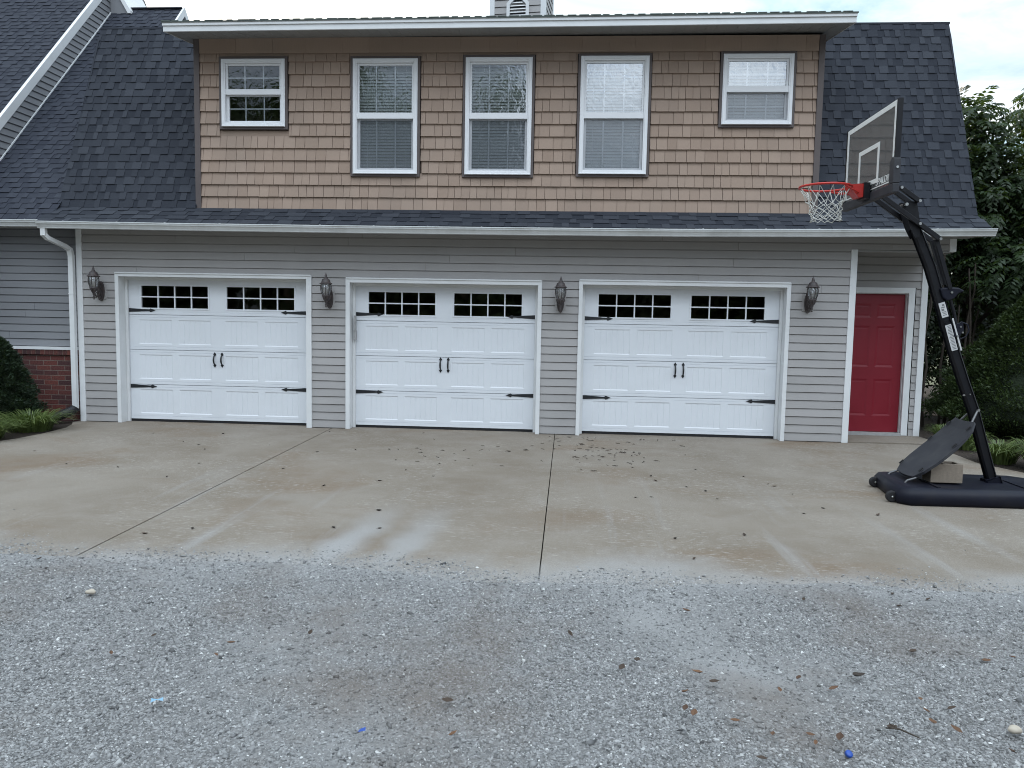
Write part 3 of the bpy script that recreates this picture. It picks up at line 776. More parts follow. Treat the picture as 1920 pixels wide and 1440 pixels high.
# ---- cupola
m = MB(); cx, cy, hw = -.968, 4.52, .52
def rot(p, a=math.radians(-7)):
    x, y_ = p[0] - cx, p[1] - cy; return (cx + x * math.cos(a) - y_ * math.sin(a), cy + x * math.sin(a) + y_ * math.cos(a), p[2])
clapboard(m, cx - hw, cx + hw, 6.7, 8.5, cy - hw, .128, (), 7.32 - .128 * 6)
clapboard(m, cy - hw, cy + hw, 6.7, 8.5, 0, .128, (), 7.32 - .128 * 6, xf=lambda x, yy, z: (cx + hw - yy, x, z))
clapboard(m, cy - hw, cy + hw, 6.7, 8.5, 0, .128, (), 7.32 - .128 * 6, xf=lambda x, yy, z: (cx - hw + yy, x, z))
m.box(cx - hw - .12, cx + hw + .12, cy - hw - .12, cy + hw + .12, 8.5, 8.6)
m.add([(cx - .64, cy - .64, 8.6), (cx + .64, cy - .64, 8.6), (cx + .64, cy + .64, 8.6), (cx - .64, cy + .64, 8.6), (cx, cy, 9.2)], ((0, 1, 4), (1, 2, 4), (2, 3, 4), (3, 0, 4)))
m.v = [rot(p) for p in m.v]
cu = m.build('cupola', M['siding'], GB)
m = MB()
for sx in (-1, 1):
    m.box(*sorted((cx + sx * (hw + .018), cx + sx * (hw - .075))), cy - hw - .02, cy - hw + .09, 6.7, 8.5); m.box(*sorted((cx + sx * (hw + .018), cx + sx * (hw - .02))), cy + hw - .09, cy + hw + .02, 6.7, 8.5)
m.v = [rot(p) for p in m.v]; m.build('corner_trim', M['white'], cu)
m = MB(); vx, vz, r0, r1 = cx + .01, 7.53, .215, .155
oc = lambda r: [(vx + r * a, vz + r * b) for a, b in ((-1, -1.0), (1, -1.0), (1, .42), (.45, 1), (-.45, 1), (-1, .42))]
O, I = oc(r0), oc(r1); n = 6; yv = cy - hw - .05
m.add([(p[0], yv, p[1]) for p in O] + [(p[0], yv, p[1]) for p in I] + [(p[0], yv + .05, p[1]) for p in O] + [(p[0], yv + .045, p[1]) for p in I],
      [(q, (q + 1) % n, n + (q + 1) % n, n + q) for q in range(n)] + [(q, 2 * n + q, 2 * n + (q + 1) % n, (q + 1) % n) for q in range(n)] + [(n + q, n + (q + 1) % n, 3 * n + (q + 1) % n, 3 * n + q) for q in range(n)])
for q in range(5):
    z = vz - r1 + .03 + q * .058; wx = r1 if z < vz + .05 else r1 - (z - vz - .05) * .85
    m.quad((vx - wx, yv + .008, z - .018), (vx + wx, yv + .008, z - .018), (vx + wx, yv + .038, z + .016), (vx - wx, yv + .038, z + .016))
m.v = [rot(p) for p in m.v]; vt = m.build('louver_vent', M['white'], cu)
m = MB(); m.add([(p[0], yv + .042, p[1]) for p in I], (tuple(range(6)),)); m.v = [rot(p) for p in m.v]; m.build('vent_backing', M['iron'], cu)

# ---- downspout
m = MB()
def rect_path(m, P, w, d):
    for p, q in zip(P, P[1:]): m.bar(p, q, w, d, (0, 0, 1) if abs(Vector(q).x - Vector(p).x) > .05 else (1, 0, 0))
P = [(-7.475, -.44, 2.82), (-7.475, -.435, 2.735), (-7.455, -.39, 2.69), (-7.36, -.16, 2.60), (-7.328, -.085, 2.55), (-7.318, -.072, 2.46), (-7.318, -.07, .20)]
for q, (a, b) in enumerate(zip(P, P[1:])):
    a, b = Vector(a), Vector(b); d = (b - a).normalized() * .012
    m.bar(a - d, b + d, .072, .056, (1, 0, 0) if q in (0, 5, 4) else (.95, -.3, 0), tn=.5)
m.box(-7.357, -7.279, -.104, -.04, 1.90, 1.915)
m.build('downspout', M['white'], GB)

# ================================================================== MAIN HOUSE (left wing)
MH = thing('main_house', 'adjoining house at the left edge with grey siding, brick base and steep dark roofs', 'house', (-9, .15, 0))
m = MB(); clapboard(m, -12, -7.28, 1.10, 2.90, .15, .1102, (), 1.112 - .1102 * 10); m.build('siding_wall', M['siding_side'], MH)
m = MB(); m.box(-12, -7.285, .02, .16, 1.062, 1.102); m.build('ledge_trim', M['white'], MH)
m = MB(); m.box(-12, -7.29, .06, .3, -.08, .985)
m.build('brick_wall', M['brick'], MH)
m = MB(); x = -7.292
while x > -9.6: m.box(x - .062, x, .03, .2, .986, 1.061, random.random()); x -= .0705
m.build('brick_rowlock', M['rowlock'], MH)
m = MB(); m.box(-9.6, -7.29, .036, .19, .9855, 1.060); m.build('mortar_bed', M['block'], MH)
gutter('gutter', MH, [(-12, .20, 2.862), (-8.1, .20, 2.866), (-7.50, .20, 2.870)])
m = MB(); m.box(-12, -7.56, -.18, .13, 2.885, 2.90); m.box(-12, -7.56, -.184, -.16, 2.85, 2.96); m.build('soffit', M['soffit'], MH)
SL = 1.1; BZ = lambda yy: 2.97 + SL * (yy + .30)
RIDGE = 3.82
m = MB(); roofing(m, -.31, BZ(-.31), RIDGE, BZ(RIDGE), lambda y: (-12., (-7.46 if y < .3 else -7.49) if y < 1.25 else -7.50), .119, w=(.06, .175))
m.box(-9, -7.50, RIDGE - .05, RIDGE + .05, BZ(RIDGE) + .002, BZ(RIDGE) + .022, .7)
m.quad((-12, RIDGE, BZ(RIDGE)), (-7.50, RIDGE, BZ(RIDGE)), (-7.50, 8, BZ(RIDGE) - SL * 4.3), (-12, 8, BZ(RIDGE) - SL * 4.3))
m.build('wing_roof', M['roof_far'], MH)
m = MB()
def rake_strip(m, x0, x1, ya, yb, zf, up, dn): m.prism([(ya, zf(ya) - dn), (yb, zf(yb) - dn), (yb, zf(yb) + up), (ya, zf(ya) + up)], 'x', x0, x1)
rake_strip(m, -7.498, -7.46, 1.4, RIDGE, BZ, .03, .13); rake_strip(m, -7.498, -7.46, RIDGE, 6.5, lambda yy: 2 * BZ(RIDGE) - BZ(yy), .03, .13)
m.build('rake_trim', M['white'], MH)
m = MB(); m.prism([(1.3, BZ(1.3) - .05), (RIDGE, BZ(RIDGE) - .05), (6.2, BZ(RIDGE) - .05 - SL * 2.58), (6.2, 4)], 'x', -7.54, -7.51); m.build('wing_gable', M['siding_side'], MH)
# steeper main roof with its gable wall standing on the wing roof
GX = -8.9
MZ = lambda yy: 4.648 + SL * (yy - .665)
m = MB(); roofing(m, -1.1, MZ(-1.1), 4.4, MZ(4.4), lambda y: (-14., GX - .031), .119, w=(.06, .175))
m.quad((-14, 4.4, MZ(4.4)), (GX, 4.4, MZ(4.4)), (GX, 9.8, MZ(4.4) - SL * 5.4), (-14, 9.8, MZ(4.4) - SL * 5.4))
m.build('main_roof', M['roof_far'], MH)
m = MB(); m.prism([(-1.1, MZ(-1.1) - .165), (4.4, MZ(4.4) - .165), (4.4, MZ(4.4) + .03), (-1.1, MZ(-1.1) + .03)], 'x', GX - .03, GX + .024)
m.build('rake_trim', M['white'], MH)
m = MB()
e = .1102; z = 2.2
while z < 9.6:   # siding boards on the gable wall, each clipped under the sloping rake
    ya = max(-1.0, (z - 4.648) / SL + .665 + .10); yb = 4.4 + (4.4 - ya)
    yA2 = max(-1.0, (z + e - 4.648) / SL + .665 + .10)
    if ya < 4.3: m.add([(GX + .018, ya, z), (GX + .018, yb, z), (GX + .004, yb, z + e * .9), (GX + .004, yA2, z + e * .9), (GX - .006, yb, z + e), (GX - .006, yA2, z + e), (GX - .006, ya, z), (GX - .006, yb, z)], ((0, 1, 2, 3), (3, 2, 4, 5), (6, 7, 1, 0)), random.uniform(.3, .7))
    z += e
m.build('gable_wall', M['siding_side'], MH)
m = MB(); m.prism([(-.29, BZ(-.29) + .012), (RIDGE, BZ(RIDGE) + .012), (RIDGE, BZ(RIDGE) + .04), (-.29, BZ(-.29) + .04)], 'x', GX + .019, GX + .034); m.build('step_flashing', M['white'], MH)
m = MB()
m.prism([(-8.88, 6.9), (-8.51, 6.9), (-8.51, 7.40), (-8.88, 8.02)], 'y', 3.70, 4.8); m.build('cross_gable_wall', M['siding_side'], MH)
m = MB(); m.prism([(-8.508, 7.37), (-8.455, 7.37), (-8.455, 7.42), (-8.87, 8.10), (-8.87, 8.0)], 'y', 3.65, 4.8); m.build('cross_gable_trim', M['white'], MH)
m = MB(); clapboard(m, -13, -8.98, 1.0, 3.3, -.502, .1102, (), 1.0); m.build('siding_wall', M['siding_side'], MH)
m = MB(); m.box(-13, -8.93, -.58, -.503, -.08, .985); m.build('brick_wall', M['brick'], MH)
m = MB(); m.box(-9.0, -8.94, -.525, -.44, .99, 3.3); m.build('corner_trim', M['white'], MH)
m = MB(); m.box(-13, -8.95, -.5, 8, -.05, 3.1); m.build('main_wall', M['siding_side'], MH)
m = MB(); m.quad((-12, 8, 0), (-7.28, 8, 0), (-7.28, 8, 3), (-12, 8, 3)); m.build('rear_wall', M['siding_side'], MH)

# corrugated drain pipe at the downspout's foot
m = MB(); P = []; R = []
A, B = Vector((-7.318, -.075, .20)), Vector((-7.62, -.62, -.02))
for q in range(90):
    t = q / 89; p = A.lerp(B, t); p.z = .20 - .20 * t ** .7; P.append(p); R.append(.062 + (.007 if q % 4 < 2 else 0))
m.tube(P, R, 12)
dp = m.build('drain_pipe', M['pipe'], None, (-7.45, -.35, 0)); tag(dp, 'black corrugated drain pipe leading from the foot of the white downspout', 'drain pipe')
print('building done', len(bpy.data.objects))

# ================================================================== WALL LANTERNS
def lantern_parts(root):
    m = MB(); pts = [(.052 * math.cos(t), .145 * math.sin(t)) for t in np.linspace(0, 2 * math.pi, 20, endpoint=False)]
    m.prism(pts, 'y', -.045, -.012); m.prism([(a * .7, b * .78) for a, b in pts], 'y', -.060, -.0449); m.build('back_plate', M['bronze'], root)
    m = MB()
    m.tube([(0, -.055, -.03), (0, -.09, -.075), (0, -.14, -.085), (0, -.185, -.05), (0, -.20, .0)], [.012, .013, .012, .012, .016], 8)
    m.tube([(0, -.06, .05), (0, -.085, .03), (0, -.10, -.01), (0, -.085, -.05), (0, -.07, -.045)], .007, 6)
    for t in (0, 2.1, 4.2):
        c, s_ = math.cos(t + .5), math.sin(t + .5)
        m.tube([(c * .062, -.2 + s_ * .062, .045), (c * .066, -.2 + s_ * .066, .02), (c * .045, -.2 + s_ * .045, -.02), (c * .015, -.2 + s_ * .015, -.045)], .0065, 6)
    m.build('arm', M['bronze'], root)
    C0 = (0, -.20, 0)
    m = MB(); m.lathe([(.0, -.135), (.012, -.125), (.006, -.108), (.017, -.092), (.008, -.075), (.02, -.055), (.016, -.03), (.03, -.01), (.055, .028), (.060, .045), (.052, .05), (0, .05)], C0, 14); m.build('bowl', M['bronze'], root)
    prof = [(.050, .05), (.066, .09), (.074, .135), (.073, .17), (.064, .205)]
    m = MB(); m.lathe(prof, C0, 18); m.build('glass', M['globe'], root)
    m = MB()
    for k in range(8):
        t = k * math.pi / 4 + .2
        m.tube([((r + .003) * math.cos(t), -.20 + (r + .003) * math.sin(t), z) for r, z in prof], .0045, 5)
    m.build('cage', M['bronze'], root)
    m = MB(); m.lathe([(.088, .202), (.092, .208), (.086, .216), (.070, .222), (.060, .246), (.052, .268), (.026, .284), (.022, .292), (.026, .298), (.016, .306), (.018, .318), (.010, .338), (.0, .372)], C0, 18); m.lathe([(.088, .202), (0, .204)], C0, 18); m.build('cap', M['bronze'], root)
    m = MB(); m.lathe([(.012, .05), (.013, .11), (.020, .14), (.010, .175), (0, .18)], C0, 10); m.build('bulb', M['sticker'], root)
    m = MB(); m.box(-.075, .075, -.0115, .012, -.12, .12); m.build('mounting_block', M['siding'], root, bevel=.004)
LL = ['weathered bronze wall lantern between the white downspout corner and the first garage door', 'weathered bronze wall lantern between the first and middle garage doors',
      'wall lantern seen front on between the middle garage door and the next one right', 'darkest wall lantern, beside the corner of the red door recess']
first = None
for (x, z), lb in zip(((-6.90, 1.955), (-3.43, 1.90), (-.063, 1.90), (3.40, 1.955)), LL):
    loc = (x, -.003, z)
    if first is None:
        first = thing('wall_lantern', lb, 'wall lantern', loc, 'wall lanterns beside the garage doors')
        ORG[first.name] = Vector((0, 0, 0)); lantern_parts(first)
    else:
        r = first.copy(); COL.objects.link(r); r.location = loc; r['label'] = lb
        for ch in first.children:
            c = ch.copy(); COL.objects.link(c); c.parent = r

# ================================================================== BASKETBALL HOOP
HY = -3.3
BH = thing('basketball_hoop', 'black portable basketball hoop with clear backboard, red rim and white net', 'basketball hoop', (3.9, HY, -.012))
G0 = -.012
# base: one moulded water tank with chamfered ends
me_poly = [(3.26, -2.97), (3.15, -3.78), (3.24, -3.87), (4.50, -3.84), (4.86, -3.55), (4.86, -3.20), (4.60, -2.95), (3.34, -2.93)]
bm = bmesh.new()
def ringv(poly, z, ins):
    cx_ = sum(p[0] for p in poly) / len(poly); cy_ = sum(p[1] for p in poly) / len(poly)
    return [bm.verts.new((p[0] + (cx_ - p[0]) * ins[0], p[1] + (cy_ - p[1]) * ins[1], z)) for p in poly]
rings = [ringv(me_poly, G0 + .002, (.02, .03)), ringv(me_poly, G0 + .03, (0, 0)), ringv(me_poly, G0 + .105, (0, 0)), ringv(me_poly, G0 + .15, (.035, .07)), ringv(me_poly, G0 + .158, (.16, .22)), ringv(me_poly, G0 + .142, (.24, .34))]
for a, b in zip(rings, rings[1:]):
    for i in range(8): bm.faces.new((a[i], a[(i + 1) % 8], b[(i + 1) % 8], b[i]))
bm.faces.new(rings[0][::-1]); bm.faces.new(rings[-1])
bmesh.ops.bevel(bm, geom=[e for e in bm.edges if e.calc_face_angle(0) > .5], offset=.016, segments=3, affect='EDGES')
mb = MB(); bm.verts.index_update(); mb.add([v.co[:] for v in bm.verts], [[v.index for v in f.verts] for f in bm.faces], .5, True); bm.free()
mb.build('base', M['black_plastic'], BH)
mb = MB(); mb.prism([(3.56, -3.02), (3.585, -3.02), (3.585, -3.7), (3.56, -3.7)], 'z', G0 + .1455, G0 + .152); mb.prism([(4.4, -3.02), (4.425, -3.02), (4.425, -3.7), (4.4, -3.7)], 'z', G0 + .1455, G0 + .152); mb.build('base_rib', M['black_plastic'], BH)
for yy, xx in ((-3.05, 3.235), (-3.72, 3.13)):
    m = MB(); pr = [(.0, -.024), (.044, -.024), (.052, -.019), (.054, 0), (.052, .019), (.044, .024), (0, .024)]
    m.lathe(pr, (0, 0, 0), 18); m.v = [(xx + p[0] * 1, yy + p[2], G0 + .055 + p[1]) for p in m.v]; m.sm = [False] * len(m.sm)
    w = m.build('wheel', M['rubber'], BH)
    m = MB(); m.lathe([(0, -.031), (.009, -.030), (.011, -.025), (.011, .02)], (0, 0, 0), 10); m.v = [(xx + p[0], yy + p[2], G0 + .055 + p[1]) for p in m.v]; m.build('axle_cap', M['chrome'], w)
# pole: square tube leaning towards the drive, slightly bowed
PP = [(4.262, .12), (4.150, .47), (4.037, .834), (3.918, 1.13), (3.815, 1.407), (3.685, 1.79), (3.540, 2.22), (3.435, 2.46), (3.372, 2.60)]
def sqtube(m, pts, w, h, yc):
    n = len(pts); vs = []
    for i, p in enumerate(pts):
        q, r = pts[max(i - 1, 0)], pts[min(i + 1, n - 1)]; d = Vector((r[0] - q[0], r[1] - q[1])).normalized(); nn = Vector((d.y, -d.x)); c = .014
        for a, b in ((-1, -1), (1, -1), (1, 1), (-1, 1)):
            for k in ((0, 1) if a * b > 0 else (1, 0)):
                aa = w / 2 * a - (c * a if k == 0 else 0); bb = h / 2 * b - (c * b if k == 1 else 0)
                vs.append((p[0] + nn.x * bb, yc + aa, p[1] + nn.y * bb))
    fs = [(i * 8 + k, i * 8 + (k + 1) % 8, (i + 1) * 8 + (k + 1) % 8, (i + 1) * 8 + k) for i in range(n - 1) for k in range(8)]
    m.add(vs, fs + [tuple(range(8))[::-1], tuple(range((n - 1) * 8, n * 8))])
m = MB(); sqtube(m, PP, .088, .095, HY); pole = m.build('pole', M['black_steel'], BH)
m = MB(); sqtube(m, [(4.27, .10), (4.245, .175)], .135, .155, HY); m.build('pole_socket', M['black_plastic'], pole)
m = MB(); sqtube(m, [(3.742, 1.62), (3.715, 1.70)], .093, .101, HY); m.build('pole_joint', M['black_steel'], pole)
# fork plates at the top of the pole
m = MB()
for yy in (HY - .062, HY + .056): m.prism([(3.305, 2.60), (3.222, 2.825), (3.245, 2.852), (3.352, 2.846), (3.395, 2.64), (3.40, 2.52), (3.36, 2.50)], 'y', yy, yy + .006)
m.build('fork_plate', M['black_steel'], BH)
# parallelogram arms
for nm, A, B in (('upper_arm', (3.185, 2.972), (3.362, 2.848)), ('lower_arm', (3.02, 2.885), (3.575, 2.490))):
    for yy in (HY - .085, HY + .085):
        m = MB(); m.bar((A[0], yy, A[1]), (B[0], yy, B[1]), .032, .045); a = m.build(nm, M['black_steel'], BH, bevel=.004)
        for q in ((B, (3.376, 2.632)) if nm == 'lower_arm' else (A, B)):
            sg = -1 if yy < HY else 1
            m = MB(); m.tube([(q[0], yy, q[1]), (q[0], yy + sg * .026, q[1])], .014, 8); m.build('bolt', M['chrome'], a)
m = MB(); m.tube([(3.245, HY - .10, 2.815), (3.245, HY + .10, 2.815)], .016, 8); m.build('pivot_bolt', M['chrome'], BH)
# actuator: strut, grip and crank loop behind the pole
m = MB(); m.bar((3.556, HY - .05, 2.49), (3.715, HY - .05, 2.02), .04, .036); m.bar((3.556, HY + .03, 2.49), (3.70, HY + .03, 2.06), .04, .036); m.tube([(3.70, HY - .01, 2.05), (3.79, HY - .01, 1.78), (3.815, HY - .01, 1.66), (3.86, HY - .01, 1.50)], .017, 8); m.build('height_strut', M['black_steel'], BH)
m = MB(); m.prism([(3.62, 2.02), (3.70, 2.035), (3.80, 2.03), (3.855, 2.0), (3.80, 1.975), (3.76, 1.925), (3.70, 1.90), (3.655, 1.93)], 'y', HY - .06, HY + .05); gp = m.build('grip', M['black_plastic'], BH, bevel=.012)
m = MB(); m.tube([(3.73, HY - .059, 1.985), (3.73, HY - .068, 1.985)], .011, 8); m.build('bolt', M['chrome'], gp)
m = MB(); m.tube([(3.80, HY - .03, 1.66), (3.85, HY - .04, 1.70), (3.905, HY - .04, 1.68), (3.925, HY - .04, 1.62), (3.90, HY - .04, 1.56), (3.84, HY - .03, 1.53), (3.79, HY - .02, 1.53)], .008, 6); m.prism([(3.79, 1.68), (3.86, 1.69), (3.875, 1.62), (3.83, 1.55), (3.78, 1.56)], 'y', HY - .05, HY + .02)
m.build('crank', M['black_plastic'], BH)
for p in ((3.84, 1.655), (3.862, 1.60), (3.815, 1.565)):
    m = MB(); m.tube([(p[0], HY - .049, p[1]), (p[0], HY - .058, p[1])], .009, 8); m.build('bolt', M['chrome'], BH)
# stickers on the camera side of the pole
def sticker(pa, pb, w, lines, nm):
    d = Vector((pb[0] - pa[0], 0, pb[1] - pa[1])); L = d.length; d.normalize(); nn = Vector((d.z, 0, -d.x)); y = HY - .0462
    m = MB(); P = lambda t, o, yy: tuple(Vector((pa[0], yy, pa[1])) + d * t + nn * o)
    m.add([P(0, -w / 2, y), P(L, -w / 2, y), P(L, w / 2, y), P(0, w / 2, y), P(0, -w / 2, y + .003), P(L, -w / 2, y + .003), P(L, w / 2, y + .003), P(0, w / 2, y + .003)], ((0, 1, 2, 3), (7, 6, 5, 4), (0, 4, 5, 1), (2, 6, 7, 3)))
    o = m.build(nm, M['sticker'], pole)
    m = MB()
    for t0, t1, a, b in lines: m.quad(P(L * t0, a * w, y - .0012), P(L * t1, a * w, y - .0012), P(L * t1, b * w, y - .0012), P(L * t0, b * w, y - .0012))
    m.build('fine_print', M['print'], pole)
sticker((3.648, 1.885), (3.694, 1.745), .062, [(.12, .24, -.3, .05), (.30, .36, -.3, .3), (.42, .56, -.1, .3), (.62, .66, -.3, .3), (.72, .76, -.3, .2), (.83, .87, -.3, .3)], 'sticker')
sticker((3.722, 1.672), (3.803, 1.425), .058, [(.04 + .055 * q, .065 + .055 * q, -.36, random.uniform(.1, .38)) for q in range(17)], 'sticker')
m = MB()
d_ = Vector((3.62 - 3.60, 0, 0))
m.bar((3.760, HY - .048, 1.735), (3.862, HY - .048, 1.425), .008, .014); m.build('sticker_edge', M['sticker'], pole)
for px_, pz_, pr_ in ((4.055, .845, .014), (3.91, .99, .009), (3.965, 1.0, .007)):
    m = MB(); m.tube([(px_, HY - .05, pz_), (px_, HY - .068, pz_)], pr_, 8); m.build('bolt', M['chrome'], pole)
# backboard: stands in the plane x = BX, faces -x
BX, BYc, BZ0, BZ1, BW = 2.92, -3.27, 2.875, 3.67, 1.22
YA, YB = BYc - BW / 2, BYc + BW / 2
m = MB(); m.box(BX - .004, BX + .004, YA + .004, YB - .004, BZ0 + .004, BZ1 - .004); bb = m.build('backboard', M['acrylic'], BH)
m = MB()
m.box(BX - .012, BX + .035, YA - .012, YA + .006, BZ0, BZ1); m.box(BX - .012, BX + .035, YB - .006, YB + .012, BZ0, BZ1)
m.box(BX + .0045, BX + .035, YA + .006, YB - .006, BZ0 - .006, BZ0 + .02); m.box(BX + .0045, BX + .035, YA + .006, YB - .006, BZ1 - .014, BZ1 + .006)
m.build('frame', M['black_steel'], bb)
def board_ring(m, ya, yb, za, zb, w, y_off=-.0075, wb=None):
    wb = wb or w; x0, x1 = BX + y_off, BX - .0045
    m.box(x0, x1, ya, ya + w, za, zb); m.box(x0, x1, yb - w, yb, za, zb); m.box(x0, x1, ya + w, yb - w, zb - w, zb); m.box(x0, x1, ya + w, yb - w, za, za + wb)
m = MB(); board_ring(m, YA + .008, YB - .008, BZ0 + .075, BZ1 - .006, .046, wb=.010); m.build('border', M['board_white'], bb)
m = MB(); board_ring(m, BYc - .25, BYc + .26, BZ0 + .125, BZ0 + .50, .042); m.build('target_square', M['board_white'], bb)
m = MB()   # bottom padding with raised corners
m.box(BX - .020, BX + .04, YA - .02, YB + .02, BZ0 - .03, BZ0 + .052); m.prism([(YA - .022, BZ0 + .0525), (YA + .075, BZ0 + .0525), (YA + .075, BZ0 + .25), (YA + .02, BZ0 + .29), (YA - .022, BZ0 + .27)], 'x', BX - .021, BX + .041)
m.prism([(YB + .022, BZ0 + .0525), (YB - .03, BZ0 + .0525), (YB - .03, BZ0 + .10), (YB + .022, BZ0 + .12)], 'x', BX - .021, BX + .041)
pad = m.build('padding', M['guard'], bb, bevel=.006)
m = MB(); m.tube([(BX + .01, YA - .021, BZ0 + .19), (BX + .01, YA - .03, BZ0 + .19)], .012, 8); m.build('bolt', M['chrome'], pad)
tc = bpy.data.curves.new('lettering', 'FONT'); tc.body = 'SPALDING'; tc.size = .088; tc.extrude = .0012; tc.shear = .12
to = bpy.data.objects.new('tmp_text', tc); COL.objects.link(to)
bpy.context.view_layer.update()
tm = bpy.data.meshes.new_from_object(to.evaluated_get(bpy.context.evaluated_depsgraph_get())); bpy.data.objects.remove(to)
lt = bpy.data.objects.new('lettering', tm); COL.objects.link(lt); tm.materials.clear(); tm.materials.append(M['board_white'])
lt.parent = bb; ORG[lt.name] = ORG[BH.name]
lt.matrix_local = Matrix.Translation(Vector((BX - .0062, -3.475, BZ0 + .095)) - ORG[BH.name]) @ Matrix(((0, 0, -1, 0), (-1, 0, 0, 0), (0, 1, 0, 0), (0, 0, 0, 1)))
m = MB()   # steel frame joining board and arms
m.box(BX + .036, BX + .075, HY - .10, HY - .07, BZ0 + .0, BZ0 + .34); m.box(BX + .036, BX + .075, HY + .07, HY + .10, BZ0 + .0, BZ0 + .34); m.box(BX + .036, BX + .07, HY - .07, HY + .07, BZ0 + .04, BZ0 + .08)
for yy in (HY - .085, HY + .085): m.bar((BX + .07, yy, BZ0 + .10), (3.19, yy, 2.968), .03, .04)
m.build('mounting_bracket', M['black_steel'], bb)
# rim and net
RC = Vector((2.505, HY, 2.985)); RR = .237
m = MB(); m.tube([RC + Vector((RR * math.cos(t), RR * math.sin(t), 0)) for t in np.linspace(0, 2 * math.pi, 48, endpoint=False)], .0115, 8, closed=True)
for sg in (-1, 1):
    m.tube([RC + Vector((RR * math.cos(t), sg * RR * math.sin(t), -.004 - .06 * (1 - t / 1.1))) for t in np.linspace(.25, 1.1, 8)], .008, 6)
    m.tube([(2.80, HY + sg * .07, 2.925), (2.70, HY + sg * .16, 2.945), (2.62, HY + sg * .205, 2.972)], .008, 6)
m.prism([(RC.x + RR - .03, 3.002), (2.80, 3.01), (2.84, 3.01), (2.84, 2.885), (2.80, 2.88), (RC.x + RR - .02, 2.968)], 'y', HY - .075, HY + .075)
rim = m.build('rim', M['rim_red'], BH)
m = MB(); m.box(2.8405, BX - .022, HY - .09, HY + .09, 2.868, 3.02); m.build('rim_mount', M['black_steel'], rim)
m = MB(); NS = 12
lev = [(0., RR - .004), (-.135, .176), (-.17, .165), (-.205, .155), (-.24, .148), (-.272, .142), (-.30, .145), (-.322, .15)]
jit = [[(random.uniform(-.012, .012), random.uniform(-.012, .012), random.uniform(-.012, .008)) for _ in range(NS)] for _ in lev]
def npt(i, j):
    j2 = j % NS; t = 2 * math.pi * (j2 + .5 * (i % 2)) / NS; z, r = lev[i]; dx, dy, dz = jit[i][j2] if i else (0, 0, 0)
    return RC + Vector((r * math.cos(t) + dx + .03 * -z / .3 * .6, r * math.sin(t) + dy, z + dz - (.012 if i == 0 else 0)))
for j in range(NS):
    for i in range(len(lev) - 1):
        a = npt(i, j)
        for b in ((npt(i + 1, j), npt(i + 1, j - 1)) if i % 2 == 0 else (npt(i + 1, j), npt(i + 1, j + 1))):
            mid = (a + b) / 2 + Vector((a - RC).to_2d().to_3d()) * -.06
            m.tube([a, mid, b], .0036, 5)
m.build('net', M['net'], BH)
# curved guard board between the base and the pole, on two bent steel straps
m = MB()
gx = [(3.395, .190), (3.46, .252), (3.55, .330), (3.65, .418), (3.74, .500), (3.82, .584), (3.885, .662), (3.935, .738)]
half = [.18, .25, .275, .28, .275, .262, .24, .18]; th = .024; yc = HY - .03
vs = []; fs = []
for (x, z), hw in zip(gx, half):
    for k in range(7):
        v = -1 + 2 * k / 6; vs.append((x + .012 * v * v, yc + v * hw, z + .010 * v * v))
nu = len(gx); T = [(p[0] + .014, p[1], p[2] - .020) for p in vs]
for i in range(nu - 1):
    for k in range(6):
        a = i * 7 + k; fs.append((a, a + 1, a + 8, a + 7)); fs.append((nu * 7 + a, nu * 7 + a + 7, nu * 7 + a + 8, nu * 7 + a + 1))
bd = [k for k in range(7)] + [i * 7 + 6 for i in range(1, nu)] + [(nu - 1) * 7 + k for k in range(5, -1, -1)] + [i * 7 for i in range(nu - 2, 0, -1)]
for a, b in zip(bd, bd[1:] + bd[:1]): fs.append((a, nu * 7 + a, nu * 7 + b, b))
m.add(vs + T, fs, .5, False)
gd = m.build('guard_board', M['guard'], BH)
for i, v in ((1, .86), (1, -.86), (4, .9), (4, -.9), (6, .8), (6, -.8)):
    (x, z), hw = gx[i], half[i]; yy = yc + v * hw
    m = MB(); m.bar((x - .018, yy, z + .006), (x + .020, yy, z + .042), .020, .008); m.build('slot', M['rubber'], gd)
for yy in (HY - .215, HY + .175):
    m = MB(); m.tube([(3.335, yy, .135), (3.355, yy, .16), (3.43, yy, .185), (3.60, yy, .315), (3.83, yy, .54), (3.955, yy * .6 + HY * .4, .705), (4.05, yy * .25 + HY * .75, .84)], .0115, 8); m.build('guard_strut', M['strut'], BH)

# hollow concrete block resting on the base
m = MB(); bx0, bx1, by0, by1, bz0, bz1 = 3.575, 3.875, -3.51, -3.325, .146, .328; t = .032
m.box(bx0, bx1, by0, by0 + t, bz0, bz1); m.box(bx0, bx1, by1 - t, by1, bz0, bz1)
for a in (bx0, (bx0 + bx1 - t) / 2, bx1 - t): m.box(a, a + t, by0 + t, by1 - t, bz0, bz1)
m.quad((bx0 + t, by0 + t, bz0 + .01), (bx1 - t, by0 + t, bz0 + .01), (bx1 - t, by1 - t, bz0 + .01), (bx0 + t, by1 - t, bz0 + .01))
cb = m.build('concrete_block', M['block'], None, (3.62, -3.56, .146), bevel=.004); tag(cb, 'tan hollow concrete block weighing down the black hoop base', 'concrete block')

